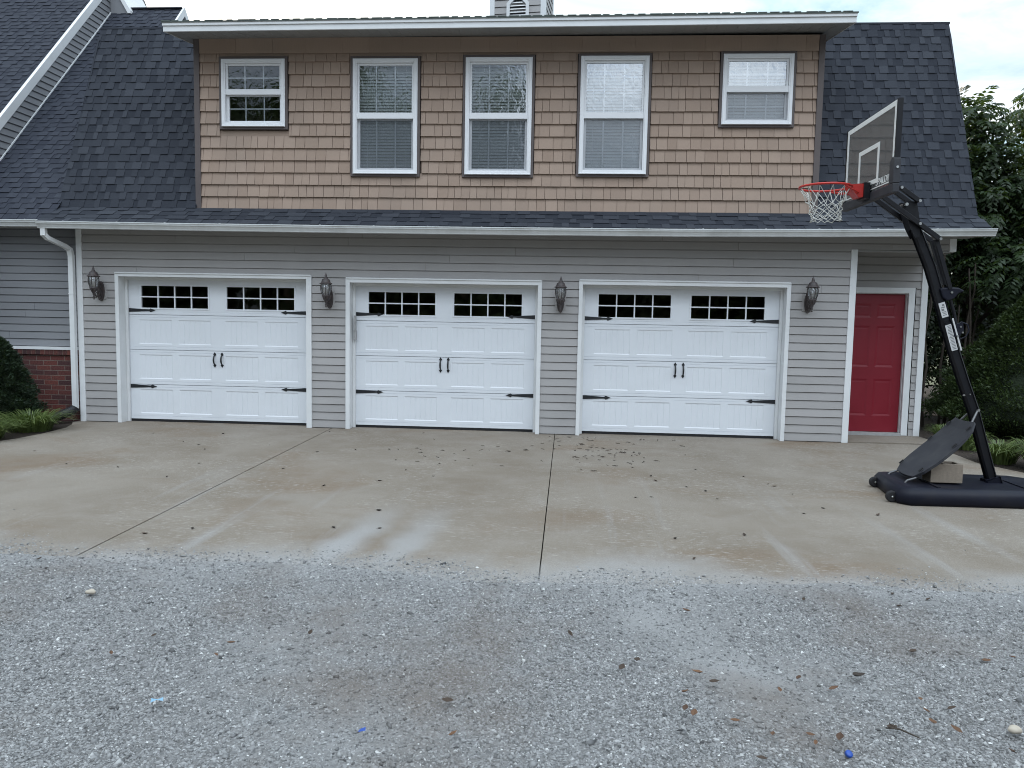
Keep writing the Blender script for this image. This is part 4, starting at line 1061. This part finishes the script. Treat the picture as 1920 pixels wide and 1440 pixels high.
# ================================================================== PLANTS
def leaf_quads(C, D, Nn, L, W):
    """diamond leaves: C base points, D directions, Nn approximate normals"""
    D = D / np.linalg.norm(D, axis=1, keepdims=True); s_ = np.cross(D, Nn); s_ /= np.linalg.norm(s_, axis=1, keepdims=True) + 1e-9
    L = np.asarray(L)[:, None]; W = np.asarray(W)[:, None]
    up = np.cross(s_, D)
    V = np.stack([C, C + D * L * .45 + s_ * W * .5 + up * W * .15, C + D * L - up * L * .12, C + D * L * .45 - s_ * W * .5 + up * W * .15], 1)
    n = len(C); F = (np.arange(n) * 4)[:, None] + np.arange(4)[None]
    return V.reshape(-1, 3), F

def unit(n): v = rng.normal(size=(n, 3)); return v / np.linalg.norm(v, axis=1, keepdims=True)

def limb(m, a, b, r0, r1, wob=.06, n=6):
    a, b = Vector(a), Vector(b); P = []; L = (b - a).length
    for i in range(n + 1):
        t = i / n; p = a.lerp(b, t) + Vector((random.uniform(-1, 1), random.uniform(-1, 1), random.uniform(-.4, .4))) * wob * L * .3 * (0 < i < n)
        P.append(p)
    m.tube(P, [r0 + (r1 - r0) * i / n for i in range(n + 1)], 7)
    return P

def pinnate_tree(name, label, base, blobs, nspray, group=None, mat='tree_leaf', leaf=(.105, .036), trunk_r=.09, rach=(.28, .5), pairs=7, tn=(.15, .95), forks=1):
    """tree with drooping pinnate sprays spread through overlapping foliage masses (cx,cy,cz,rx,ry,rz)"""
    o = thing(name, label, 'tree', base, group)
    m = MB(); bx, by, bz = base; top = max(blobs, key=lambda b: b[2])
    fork = (bx * .6 + top[0] * .4, by * .6 + top[1] * .4, bz + (top[2] - bz) * .45)
    P = limb(m, (bx, by, bz - .1), fork, trunk_r, trunk_r * .7)
    for b in blobs:
        q = limb(m, P[random.choice((3, 4, 6))], b[:3], trunk_r * .5, .018, .12)
        for _ in range(3):
            u = unit(1)[0]; limb(m, q[random.choice((3, 4, 5))], (b[0] + u[0] * b[3] * .8, b[1] + u[1] * b[4] * .8, b[2] + u[2] * b[5] * .8), .02, .006, .15, 4)
    m.build('trunk', M['bark'], o)
    vol = np.array([b[3] * b[4] * b[5] for b in blobs]) ** .75; which = rng.choice(len(blobs), nspray, p=vol / vol.sum())
    B = np.array(blobs)[which]; u = unit(nspray); r = rng.random(nspray) ** .42
    lump = 1 + .22 * np.sin(u[:, 0] * 5 + which) * np.sin(u[:, 1] * 4 + which * 2) + .15 * np.sin(u[:, 2] * 9 + which)
    C = B[:, :3] + u * B[:, 3:] * (r * lump)[:, None]
    d = u * np.array([1, 1, .5]) + rng.normal(0, .45, (nspray, 3)); d[:, 2] += .15; d /= np.linalg.norm(d, axis=1, keepdims=True)
    Ls = rng.uniform(*rach, nspray); st = rng.uniform(*tn, nspray)
    Cs, Ds, Ns, Ln, Wn, Tn = [], [], [], [], [], []
    for k in range(pairs):
        t = (k + .5) / pairs
        p = C + d * (Ls * t)[:, None]; p[:, 2] -= Ls * .55 * t * t
        dd = d.copy(); dd[:, 2] -= 1.1 * t
        dd /= np.linalg.norm(dd, axis=1, keepdims=True)
        side = np.cross(dd, [0, 0, 1.]); side /= np.linalg.norm(side, axis=1, keepdims=True) + 1e-9
        for sg in (-1, 1):
            v = side * sg + dd * .55; v[:, 2] -= .35; v += rng.normal(0, .12, v.shape)
            Cs.append(p); Ds.append(v); Ns.append(np.cross(side, dd) + rng.normal(0, .25, v.shape)); sc = (1.1 - .5 * abs(t - .45)) * rng.uniform(.8, 1.15, nspray)
            Ln.append(leaf[0] * sc); Wn.append(leaf[1] * sc); Tn.append(np.clip(st + rng.normal(0, .1, nspray), 0, 1))
    V, F = leaf_quads(np.concatenate(Cs), np.concatenate(Ds), np.concatenate(Ns), np.concatenate(Ln), np.concatenate(Wn))
    np_mesh('crown', V, F, M[mat], np.concatenate(Tn), o)
    return o

pinnate_tree('leafy_tree', 'drooping leafy tree rising against the sky behind the right gable of the garage', (7.5, 3.6, -.03),
             [(7.05, 3.4, 5.25, .36, .8, .36), (7.15, 3.5, 4.7, .42, 1., .5), (7.35, 3.5, 4.1, .62, 1.1, .65), (7.05, 3.2, 3.6, .45, .9, .6), (7.8, 3.2, 3.1, .9, 1.0, .8), (7.6, 2.4, 2.6, .7, .7, .5), (8.0, 3.3, 3.9, .5, .8, .5)], 2200, leaf=(.13, .05), pairs=6, tn=(.05, .85))
pinnate_tree('leafy_tree', 'taller leafy tree cut off by the right edge of the picture, sky showing through it', (8.9, 3.2, -.03),
             [(8.35, 3.2, 5.35, .55, .8, .5), (9.0, 3.0, 4.9, .7, 1., .7), (8.4, 2.8, 4.4, .45, .8, .45), (8.7, 2.6, 3.2, .9, .9, .7), (9.4, 3.0, 5.9, 1., 1., .9), (10., 2.8, 4.2, 1.1, 1.1, 1.1)], 2200, leaf=(.13, .05), pairs=6, tn=(.05, .85))
pinnate_tree('shade_tree', 'dark tree with slim trunks standing behind the right end of the garage', (7.0, 6.8, -.03),
             [(6.9, 6.2, 3.6, 1.2, 1.2, 1.1), (8.2, 6.6, 3.2, 1.3, 1.2, 1.2), (7.0, 6.0, 2.2, 1.2, 1., .9), (8.4, 6.0, 1.9, 1.2, 1., .9), (9.8, 6.2, 2.4, 1.2, 1., 1.3), (7.5, 7.2, 4.6, 1.3, 1.2, 1.)], 2400, mat='hedge_leaf', leaf=(.12, .05), tn=(.0, .6))
pinnate_tree('shade_tree', 'dense dark tree filling the background low at the right edge', (10.2, 8.2, -.03),
             [(9.4, 8.4, 2.6, 1.8, 1.2, 1.4), (11.2, 8, 3.2, 1.8, 1.4, 1.6), (7.2, 8.8, 2., 1.8, 1., 1.6), (10.2, 8.2, 4.6, 1.7, 1.3, 1.1), (8.0, 9, 4.2, 1.6, 1.2, 1.2), (12.5, 6, 3, 1.8, 1.6, 2.2)], 2600, mat='hedge_leaf', leaf=(.15, .07), tn=(.0, .55), rach=(.4, .6))
pinnate_tree('understory_shrub', 'dark leafy shrub with thin stems behind the leaning hoop pole', (6.5, 3.6, -.03),
             [(6.45, 3.6, 1.9, .65, .7, .8), (7.2, 3.8, 1.6, .7, .7, .9), (6.3, 3.9, .9, .6, .6, .7), (6.9, 3.2, .8, .6, .5, .6)], 520, mat='hedge_leaf', leaf=(.09, .045), tn=(.0, .6), trunk_r=.03)

def stems():
    o = thing('bare_stems', 'cluster of thin bare stems in the dark gap beside the garage corner', 'shrub', (6.2, 2.6, -.03))
    for q in range(9):
        m = MB(); x, y = 5.85 + q * .16 + random.uniform(-.05, .05), 2.6 + random.uniform(-.5, .6)
        limb(m, (x, y, -.05), (x + random.uniform(-.25, .25), y, random.uniform(2., 3.2)), .026, .012, .05); m.build('stem', M['bark'], o)
stems()

def evergreen(name, label, c, rx, ry, h, n, mat, tuft=(.05, .02), pw=1.0, lump=.1, flat=0.):
    o = thing(name, label, 'shrub', (c[0], c[1], -.025))
    def prof(t):     # radius along the height
        return np.clip((1 - t) ** pw, 0, 1) * np.clip((t + .10) / .22, .45, 1)
    t = rng.random(n) ** 1.25 * .99; a = rng.uniform(0, 2 * math.pi, n)
    wob = 1 + lump * (np.sin(a * 5 + t * 9) * np.sin(t * 14 + a * 2) + .6 * np.sin(a * 11 - t * 23) + .5 * np.sin(a * 3 + t * 31)) + rng.normal(0, .035, n)
    dep = 1 - rng.random(n) ** 2.2 * .22
    r = prof(t) * wob * dep
    C = np.stack([c[0] + rx * r * np.cos(a), c[1] + ry * r * np.sin(a), c[2] + h * (.02 + t * (.96 + flat))], -1)
    C[:, 2] += rng.normal(0, .012, n)
    d = np.stack([np.cos(a), np.sin(a), np.full(n, .55)], -1) + rng.normal(0, .55, (n, 3))
    s_ = rng.uniform(.6, 1.3, n)
    cl = .5 + .28 * np.sin(a * 17 + t * 13) * np.sin(t * 37 + a * 4) + rng.normal(0, .16, n)
    V, F = leaf_quads(C, d, unit(n), tuft[0] * s_, tuft[1] * s_)
    np_mesh('foliage', V, F, M[mat], np.clip(cl, 0, 1), o)
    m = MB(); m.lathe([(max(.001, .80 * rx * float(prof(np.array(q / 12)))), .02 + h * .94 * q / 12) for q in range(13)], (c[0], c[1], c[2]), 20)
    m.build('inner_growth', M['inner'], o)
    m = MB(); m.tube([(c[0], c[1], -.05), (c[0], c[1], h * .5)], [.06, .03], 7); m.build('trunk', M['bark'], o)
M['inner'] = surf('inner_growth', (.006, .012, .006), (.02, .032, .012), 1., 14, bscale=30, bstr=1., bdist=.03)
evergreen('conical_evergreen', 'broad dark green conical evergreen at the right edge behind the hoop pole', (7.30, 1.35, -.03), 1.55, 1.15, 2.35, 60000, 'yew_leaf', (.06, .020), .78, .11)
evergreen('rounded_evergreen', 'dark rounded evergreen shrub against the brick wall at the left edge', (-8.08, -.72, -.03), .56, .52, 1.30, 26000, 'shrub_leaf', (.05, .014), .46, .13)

def grass_clump(label, c, r, h, n):
    o = thing('grass_clump', label, 'ornamental grass', (c[0], c[1], -.02), 'strap leaved border plants along the concrete')
    V = []; F = []; T = []
    for q in range(n):
        a = random.uniform(0, 2 * math.pi); rr = random.random() ** .7; L = h * random.uniform(1.1, 1.9); w = random.uniform(.006, .0105)
        bx, by = c[0] + math.cos(a) * r * .45 * rr, c[1] + math.sin(a) * r * .45 * rr; dr = a + random.uniform(-.5, .5); lean = .25 + rr * .75
        b = len(V); tn = min(1, max(0, random.gauss(.4, .22))); seg = 6
        for i in range(seg + 1):
            t = i / seg; out = r * .75 * lean * t ** 1.3 * random.uniform(.97, 1.03); z = -.02 + L * .72 * math.sin(t * (1.1 + lean * 1.05)) / 1.05 * (1 - .25 * lean * t)
            ww = w * (1 - t ** 2.2 * .9)
            for sg in (-1, 1): V.append((bx + math.cos(dr) * out - math.sin(dr) * ww * sg, by + math.sin(dr) * out + math.cos(dr) * ww * sg, max(z, -.015)))
        for i in range(seg): F.append((b + 2 * i, b + 2 * i + 1, b + 2 * i + 3, b + 2 * i + 2)); T.append(tn + .1 * (i > 3))
    np_mesh('blades', V, F, M['blade'], np.clip(T, 0, 1), o)
grass_clump('fuller strap leaved grass clump beside the black drain pipe', (-7.36, -1.0, 0), .56, .26, 420)
grass_clump('strap leaved grass clump spilling onto the concrete at the left edge', (-7.42, -1.85, 0), .54, .25, 400)
grass_clump('tallest strap leaved grass clump at the right edge behind the hoop base', (5.75, -1.75, 0), .50, .34, 380)
grass_clump('strap leaved grass clump left of the tallest one, just right of the hoop pole', (5.42, -1.30, 0), .38, .25, 300)
grass_clump('dark strap leaved grass clump just beyond the top of the guard board', (5.55, -.25, 0), .36, .25, 260)
grass_clump('shaded strap leaved grass clump below the conical evergreen', (6.5, -1.1, 0), .42, .28, 300)
grass_clump('small strap leaved grass clump near the porch corner, half hidden by the guard board', (5.62, .45, 0), .32, .22, 220)

# wooded edge across the yard, mirrored in the upstairs windows
def treeline():
    Cs, T = [], []; trunks = MB()
    spots = [(-40, -12, 18, 6), (-38, -22, 19, 6), (-31, -28, 17, 5.5), (-25, -31, 18, 5.5), (-20, -33, 15.5, 4.5), (-15.5, -31, 14.0, 4.2), (-10.5, -33, 17.5, 4.6), (-5.6, -31, 15.0, 4.0), (-1.5, -36, 10.5, 3.6),
             (3.5, -40, 8.0, 4), (9, -42, 8.0, 4.2), (14.5, -38, 10, 4.5), (20, -34, 15, 5), (26, -29, 17, 5.5), (32, -22, 17, 6), (36, -12, 17, 6), (38, -2, 16, 6), (-46, -2, 18, 6)]
    spots += [(x, -46, 7.5, 4.5) for x in range(-52, 53, 6)]
    for x, y, h, r in spots:
        trunks.tube([(x, y, -.1), (x, y, h * .6)], [.35, .15], 7)
        for w_ in range(11):
            u = unit(1)[0]; bc = np.array([x + u[0] * r * .6, y + u[1] * r * .6, h * (.1 + .78 * w_ / 10)]); br = r * random.uniform(.34, .58) * (1 - .035 * w_)
            n = 380; v = unit(n); Cs.append(bc + v * br * (rng.random((n, 1)) ** .4) * np.array([1, 1, .8])); T.append(np.full(n, random.random()))
    C = np.concatenate(Cs); n = len(C); V, F = leaf_quads(C, unit(n), unit(n), rng.uniform(.35, .8, n), rng.uniform(.25, .5, n))
    o = np_mesh('treeline', V, F, M['far_leaf'], np.concatenate(T)); tag(o, 'wooded treeline across the yard, mirrored in the upstairs windows', 'trees', kind='stuff')
    t = trunks.build('trunks', M['bark'], o)
treeline()

# ================================================================== LITTER
def leaf_mesh(kind):
    m = MB()
    if kind == 'leaf':
        o_ = [(-.5, 0), (-.3, .2), (-.05, .30), (.22, .22), (.5, .0), (.22, -.2), (-.05, -.28), (-.3, -.18)]
        vs = [(x, y, .10 * abs(y) * 4 + .12 * x * x * 4 + random.uniform(0, .05)) for x, y in o_] + [(-.2, 0, .0), (.15, 0, .01)]
        m.add(vs, ((0, 1, 8), (1, 2, 9, 8), (2, 3, 9), (3, 4, 9), (4, 5, 9), (5, 6, 9), (6, 7, 8, 9), (7, 0, 8)), random.random())
        m.tube([(-.75, .02, .05), (-.5, 0, .03)], .012, 4, tn=.3)
    else:
        m.tube([(-.5, 0, .05), (-.1, .08, .09), (.2, -.02, .06), (.5, .06, .1)], [.03, .05, .045, .02], 5, tn=random.random())
        m.add([(-.1, .08, .08), (.1, .35, .12), (.25, .3, .2), (.1, .0, .1)], ((0, 1, 2, 3),), random.random())
    return m
protos = {}
def litter(name, label, cat, group, pts, mat, size, kind='leaf', nvar=5):
    for i, (x, y) in enumerate(pts):
        key = (name, mat, kind, i % nvar)
        if key not in protos:
            o = leaf_mesh(kind).build(name, M[mat]); protos[key] = o
        else:
            o = protos[key].copy(); COL.objects.link(o)
        tag(o, label, cat, group)
        s_ = random.uniform(*size)
        o.location = (x, y, (-.0105 if y > -6.3 else .014)); o.rotation_euler = (random.uniform(-.15, .15), random.uniform(-.15, .15), random.uniform(0, 6.28)); o.scale = (s_, s_ * random.uniform(.6, 1.), s_)
GRAV = [(-1.63,-7.65),(-2.13,-7.69),(-1.62,-7.51),(-.4,-8.24),(1.12,-7.6),(1.0,-7.73),(1.25,-7.69),(.57,-7.79),(.66,-7.59),(.55,-7.94),(.58,-7.98),(.87,-8.11),(1.02,-8.1),(1.02,-8.16),(1.13,-8.11),(1.56,-7.95),(1.63,-8.0),(1.58,-7.85),(1.6,-7.75),(1.77,-8.14),(2.27,-7.25),(2.11,-7.31),(.73,-6.81),(.74,-8.02)]
GDRK = [(-2.04,-7.47),(-.46,-7.98),(1.46,-6.55),(2.04,-6.39),(2.0,-6.59),(2.22,-6.46),(1.79,-7.24),(-3.42,-6.38),(.72,-7.68),(.78,-8.29),(.39,-7.49),(.31,-7.58),(.07,-7.22),(-1.27,-7.35),(1.7,-7.82),(1.37,-8.01)]
CON = [(-5.62,-.96),(-4.88,-1.58),(-4.58,-1.78),(-4.36,-2.07),(-3.72,-1.63),(-4.69,-.83),(-4.01,-2.94),(-3.99,-3.67),(-4.74,-3.28),(-3.0,-3.08),(-5.37,-3.2),(-6.22,-2.52),(-2.83,-5.47),(-1.41,-5.27),(-1.55,-4.72),(-1.77,-5.3),(-3.11,-5.65),(-1.92,-2.38),(-1.83,-3.54),(-2.31,-3.84),(-2.97,-2.02),(-2.56,-1.79),(-1.83,-1.28),(-3.33,-.36),(1.43,-3.52),(1.27,-3.35),(2.19,-3.18),(2.15,-3.08),(2.27,-3.53),(1.48,-3.85),(1.98,-2.72),(.99,-3.1),(.97,-2.85),(.81,-2.39),(1.52,-2.4),(1.55,-1.46),(2.79,-4.27),(2.14,-4.31),(1.45,-5.08),(.89,-5.25),(2.38,-4.08),(.95,-5.75),(.71,-3.9),(.86,-3.86)]
CLU = [(random.gauss(.35, .45), min(-.25, random.gauss(-1.3, .7))) for _ in range(95)] + [(random.gauss(-1.4, .45), min(-.25, random.gauss(-1.5, .7))) for _ in range(24)]
litter('fallen_leaf', 'rust brown fallen leaf lying on the grey gravel', 'leaf', 'brown leaves on the gravel', GRAV, 'leaf_brown', (.035, .06))
litter('leaf_scrap', 'dark curled leaf scrap lying on the grey gravel', 'leaf', 'dark scraps on the gravel', GDRK, 'leaf_dark', (.035, .065))
big = leaf_mesh('leaf').build('large_leaf', M['leaf_dark'], None); big.location = (1.41, -7.55, .015); big.scale = (.085, .07, .08); big.rotation_euler = (0, .1, .5); tag(big, 'largest dark brown leaf on the gravel in the lower right', 'leaf')
litter('dry_leaf', 'dark dry leaf on the open concrete in front of the garage doors', 'leaf', 'scattered leaves on the concrete', CON, 'leaf_dark', (.03, .062))
litter('leaf_crumb', 'small dark leaf crumb in the drift before the middle and right garage doors', 'leaf', 'leaf crumbs drifted near the doors', CLU, 'leaf_dark', (.04, .075), 'twig', 6)
m = MB(); m.add([(-.03, -.015, .004), (.0, -.02, .014), (.032, -.012, .003), (.03, .014, .010), (.002, .018, .002), (-.028, .013, .012), (-.03, -.015, .006), (.0, -.02, .016)], ((0, 1, 4, 5), (1, 2, 3, 4)))
M['wrapper'] = surf('blue_wrapper', (.16, .32, .46), (.26, .42, .54), .5, 60); M['cap_blue'] = surf('blue_plastic', (.01, .05, .28), (.015, .07, .33), .4, 30)
o = m.build('wrapper_scrap', M['wrapper'], None); o.location = (-1.68, -8.10, .010); o.rotation_euler = (0, 0, .4); o.scale = (.8, .8, 1); tag(o, 'pale blue scrap of wrapper on the gravel in the lower left', 'litter')
m = MB(); m.lathe([(0, .013), (.012, .013), (.0145, .010), (.015, 0), (.013, 0)], n=20); o = m.build('bottle_cap', M['cap_blue'], None); o.location = (1.12, -8.23, .014); o.rotation_euler = (.5, .3, 0); tag(o, 'bright blue plastic bottle cap on the gravel near the bottom edge', 'bottle cap')
m = MB(); m.add([(-.014, -.008, 0), (.016, -.006, .006), (.012, .010, .012), (-.01, .008, .004)], ((0, 1, 2, 3),)); o = m.build('plastic_chip', M['cap_blue'], None); o.location = (-.76, -8.25, .014); tag(o, 'tiny blue plastic chip on the gravel left of the bottle cap', 'litter')
m = MB(); m.tube([(-.09, 0, .012), (-.02, .012, .02), (.03, .0, .016), (.09, -.02, .014)], [.004, .005, .005, .003], 6); m.tube([(-.02, .012, .02), (-.08, .05, .02)], .003, 5); o = m.build('twig', M['bark'], None); o.scale = (.7, .7, .7); o.location = (1.40, -8.05, .01); o.rotation_euler = (0, 0, -.5); tag(o, 'forked twig lying on the gravel in the lower right', 'twig')
def pebble(label, loc, sz):
    me = bpy.data.meshes.new('pebble'); b = bmesh.new(); bmesh.ops.create_icosphere(b, subdivisions=3, radius=1)
    for v in b.verts: v.co *= 1 + .12 * math.sin(v.co.x * 4 + v.co.y * 3) + random.uniform(-.015, .015)
    b.to_mesh(me); b.free(); me.materials.append(M['pebble']); me.polygons.foreach_set('use_smooth', np.ones(len(me.polygons), dtype=bool))
    o = bpy.data.objects.new('pebble', me); COL.objects.link(o); o.location = loc; o.scale = sz; tag(o, label, 'pebble')
M['pebble'] = surf('pebble', (.34, .29, .23), (.50, .45, .38), .8, 30, bscale=50)
pebble('tan pebble on the gravel at the right edge, bigger than the stones around it', (1.87, -7.98, .018), (.026, .02, .016))
pebble('pale oblong pebble on the gravel at the left near the concrete', (-2.72, -6.92, .016), (.030, .019, .015))

# ================================================================== SKY, SUN, CAMERA
SUN_EL, SUN_AZ = math.radians(24), math.radians(-22)      # behind the house, a little to the left
W_ = bpy.data.worlds.new('World'); S.world = W_; W_.use_nodes = True
nt = W_.node_tree; nt.nodes.clear()
sky = nd(nt, 'TexSky', sky_type='NISHITA', sun_disc=False, sun_elevation=SUN_EL, sun_rotation=SUN_AZ, air_density=1., dust_density=1.6, ozone_density=1.)
tc = nd(nt, 'TexCoord'); sp = nd(nt, 'SeparateXYZ', {0: tc.outputs['Generated']})
den = math_(nt, 'MAXIMUM', sp.outputs[2], .06)
v = nd(nt, 'CombineXYZ', {0: math_(nt, 'DIVIDE', sp.outputs[0], den), 1: math_(nt, 'DIVIDE', sp.outputs[1], den), 2: 0.}).outputs[0]
cn = noise(nt, v, .55, 8, .6, .5)
cf = ramp(nt, cn, [(.36, (.5, .5, .5)), (.54, (1, 1, 1))])
toward = nd(nt, 'VectorMath', {0: tc.outputs['Generated'], 1: (math.sin(SUN_AZ) * math.cos(SUN_EL), math.cos(SUN_AZ) * math.cos(SUN_EL), math.sin(SUN_EL))}, operation='DOT_PRODUCT').outputs['Value']
glow = nd(nt, 'MapRange', {0: toward, 1: -.2, 2: .85, 3: 0., 4: 1.}).outputs[0]      # clouds are brightest on the sun's side
thick = noise(nt, v, 1.3, 5, .6)
thin = mixc(nt, thick, (2.5, 3.5, 3.9), (6.2, 6.5, 6.6))
cloud = mixc(nt, glow, mixc(nt, thick, (4.25, 4.9, 5.65), (5.9, 6.45, 6.95)), mixc(nt, ramp(nt, noise(nt, v, .8, 7, .62, .8), [(.40, (0, 0, 0)), (.56, (1, 1, 1))]), (2.5, 3.7, 4.2), (5.6, 6.0, 6.1)))
elev = nd(nt, 'MapRange', {0: sp.outputs[2], 1: .22, 2: 1.0, 3: .30, 4: 3.6}, interpolation_type='SMOOTHSTEP').outputs[0]      # overcast luminance climbs towards the zenith
lum = nd(nt, 'Mix', {0: glow, 2: elev, 3: 1.}, data_type='FLOAT').outputs[0]
bank = nd(nt, 'VectorMath', {0: tc.outputs['Generated'], 1: (.16, -.935, .315)}, operation='DOT_PRODUCT').outputs['Value']      # one sunlit cloud bank across the yard
bank = nd(nt, 'MapRange', {0: bank, 1: .968, 2: .994, 3: 0., 4: 2.2}, interpolation_type='SMOOTHSTEP').outputs[0]
lum = math_(nt, 'ADD', lum, math_(nt, 'MULTIPLY', bank, math_(nt, 'ADD', thick, .1)))
col = nd(nt, 'VectorMath', {0: mixc(nt, cf, sky.outputs[0], cloud), 1: (1, 1, 1)}, operation='MULTIPLY')
nt.links.new(nd(nt, 'CombineXYZ', {0: lum, 1: lum, 2: lum}).outputs[0], col.inputs[1]); col = col.outputs[0]
bg = nd(nt, 'Background', {'Color': col, 'Strength': .11}); wo = nt.nodes.new('ShaderNodeOutputWorld'); nt.links.new(bg.outputs[0], wo.inputs[0])
sl = bpy.data.lights.new('sun', 'SUN'); sl.energy = 2.0; sl.angle = math.radians(.53); sl.color = (1., .93, .84)
so = bpy.data.objects.new('sun', sl); COL.objects.link(so)
dirv = Vector((math.sin(SUN_AZ) * math.cos(SUN_EL), math.cos(SUN_AZ) * math.cos(SUN_EL), math.sin(SUN_EL)))
so.rotation_euler = dirv.to_track_quat('Z', 'Y').to_euler(); so.location = (0, 20, 20)

cd = bpy.data.cameras.new('camera'); co = bpy.data.objects.new('camera', cd); COL.objects.link(co); S.camera = co
cd.sensor_width = 36; cd.lens = 36 * 1442.1 / 1920; cd.clip_start = .05; cd.clip_end = 600
yaw, pit, rol = -.0664, -.0838, .0185
f = Vector((math.sin(yaw) * math.cos(pit), math.cos(yaw) * math.cos(pit), math.sin(pit))); r = Vector((math.cos(yaw), -math.sin(yaw), 0)); u = r.cross(f)
r2 = math.cos(rol) * r + math.sin(rol) * u; u2 = -math.sin(rol) * r + math.cos(rol) * u
co.matrix_world = Matrix(((r2.x, u2.x, -f.x, 0), (r2.y, u2.y, -f.y, -11.1199), (r2.z, u2.z, -f.z, 1.6461), (0, 0, 0, 1)))
S.view_settings.view_transform = 'Standard'; S.view_settings.look = 'None'; S.view_settings.gamma = 1; S.view_settings.exposure = 1.1
S.render.resolution_x, S.render.resolution_y = 1024, 768
S.cycles.use_denoising = True; S.cycles.denoiser = 'OPENIMAGEDENOISE'; S.cycles.denoising_input_passes = 'RGB_ALBEDO_NORMAL'; S.cycles.filter_width = 1.0
S.cycles.max_bounces = 8; S.cycles.transparent_max_bounces = 24
print('objects', len(bpy.data.objects))
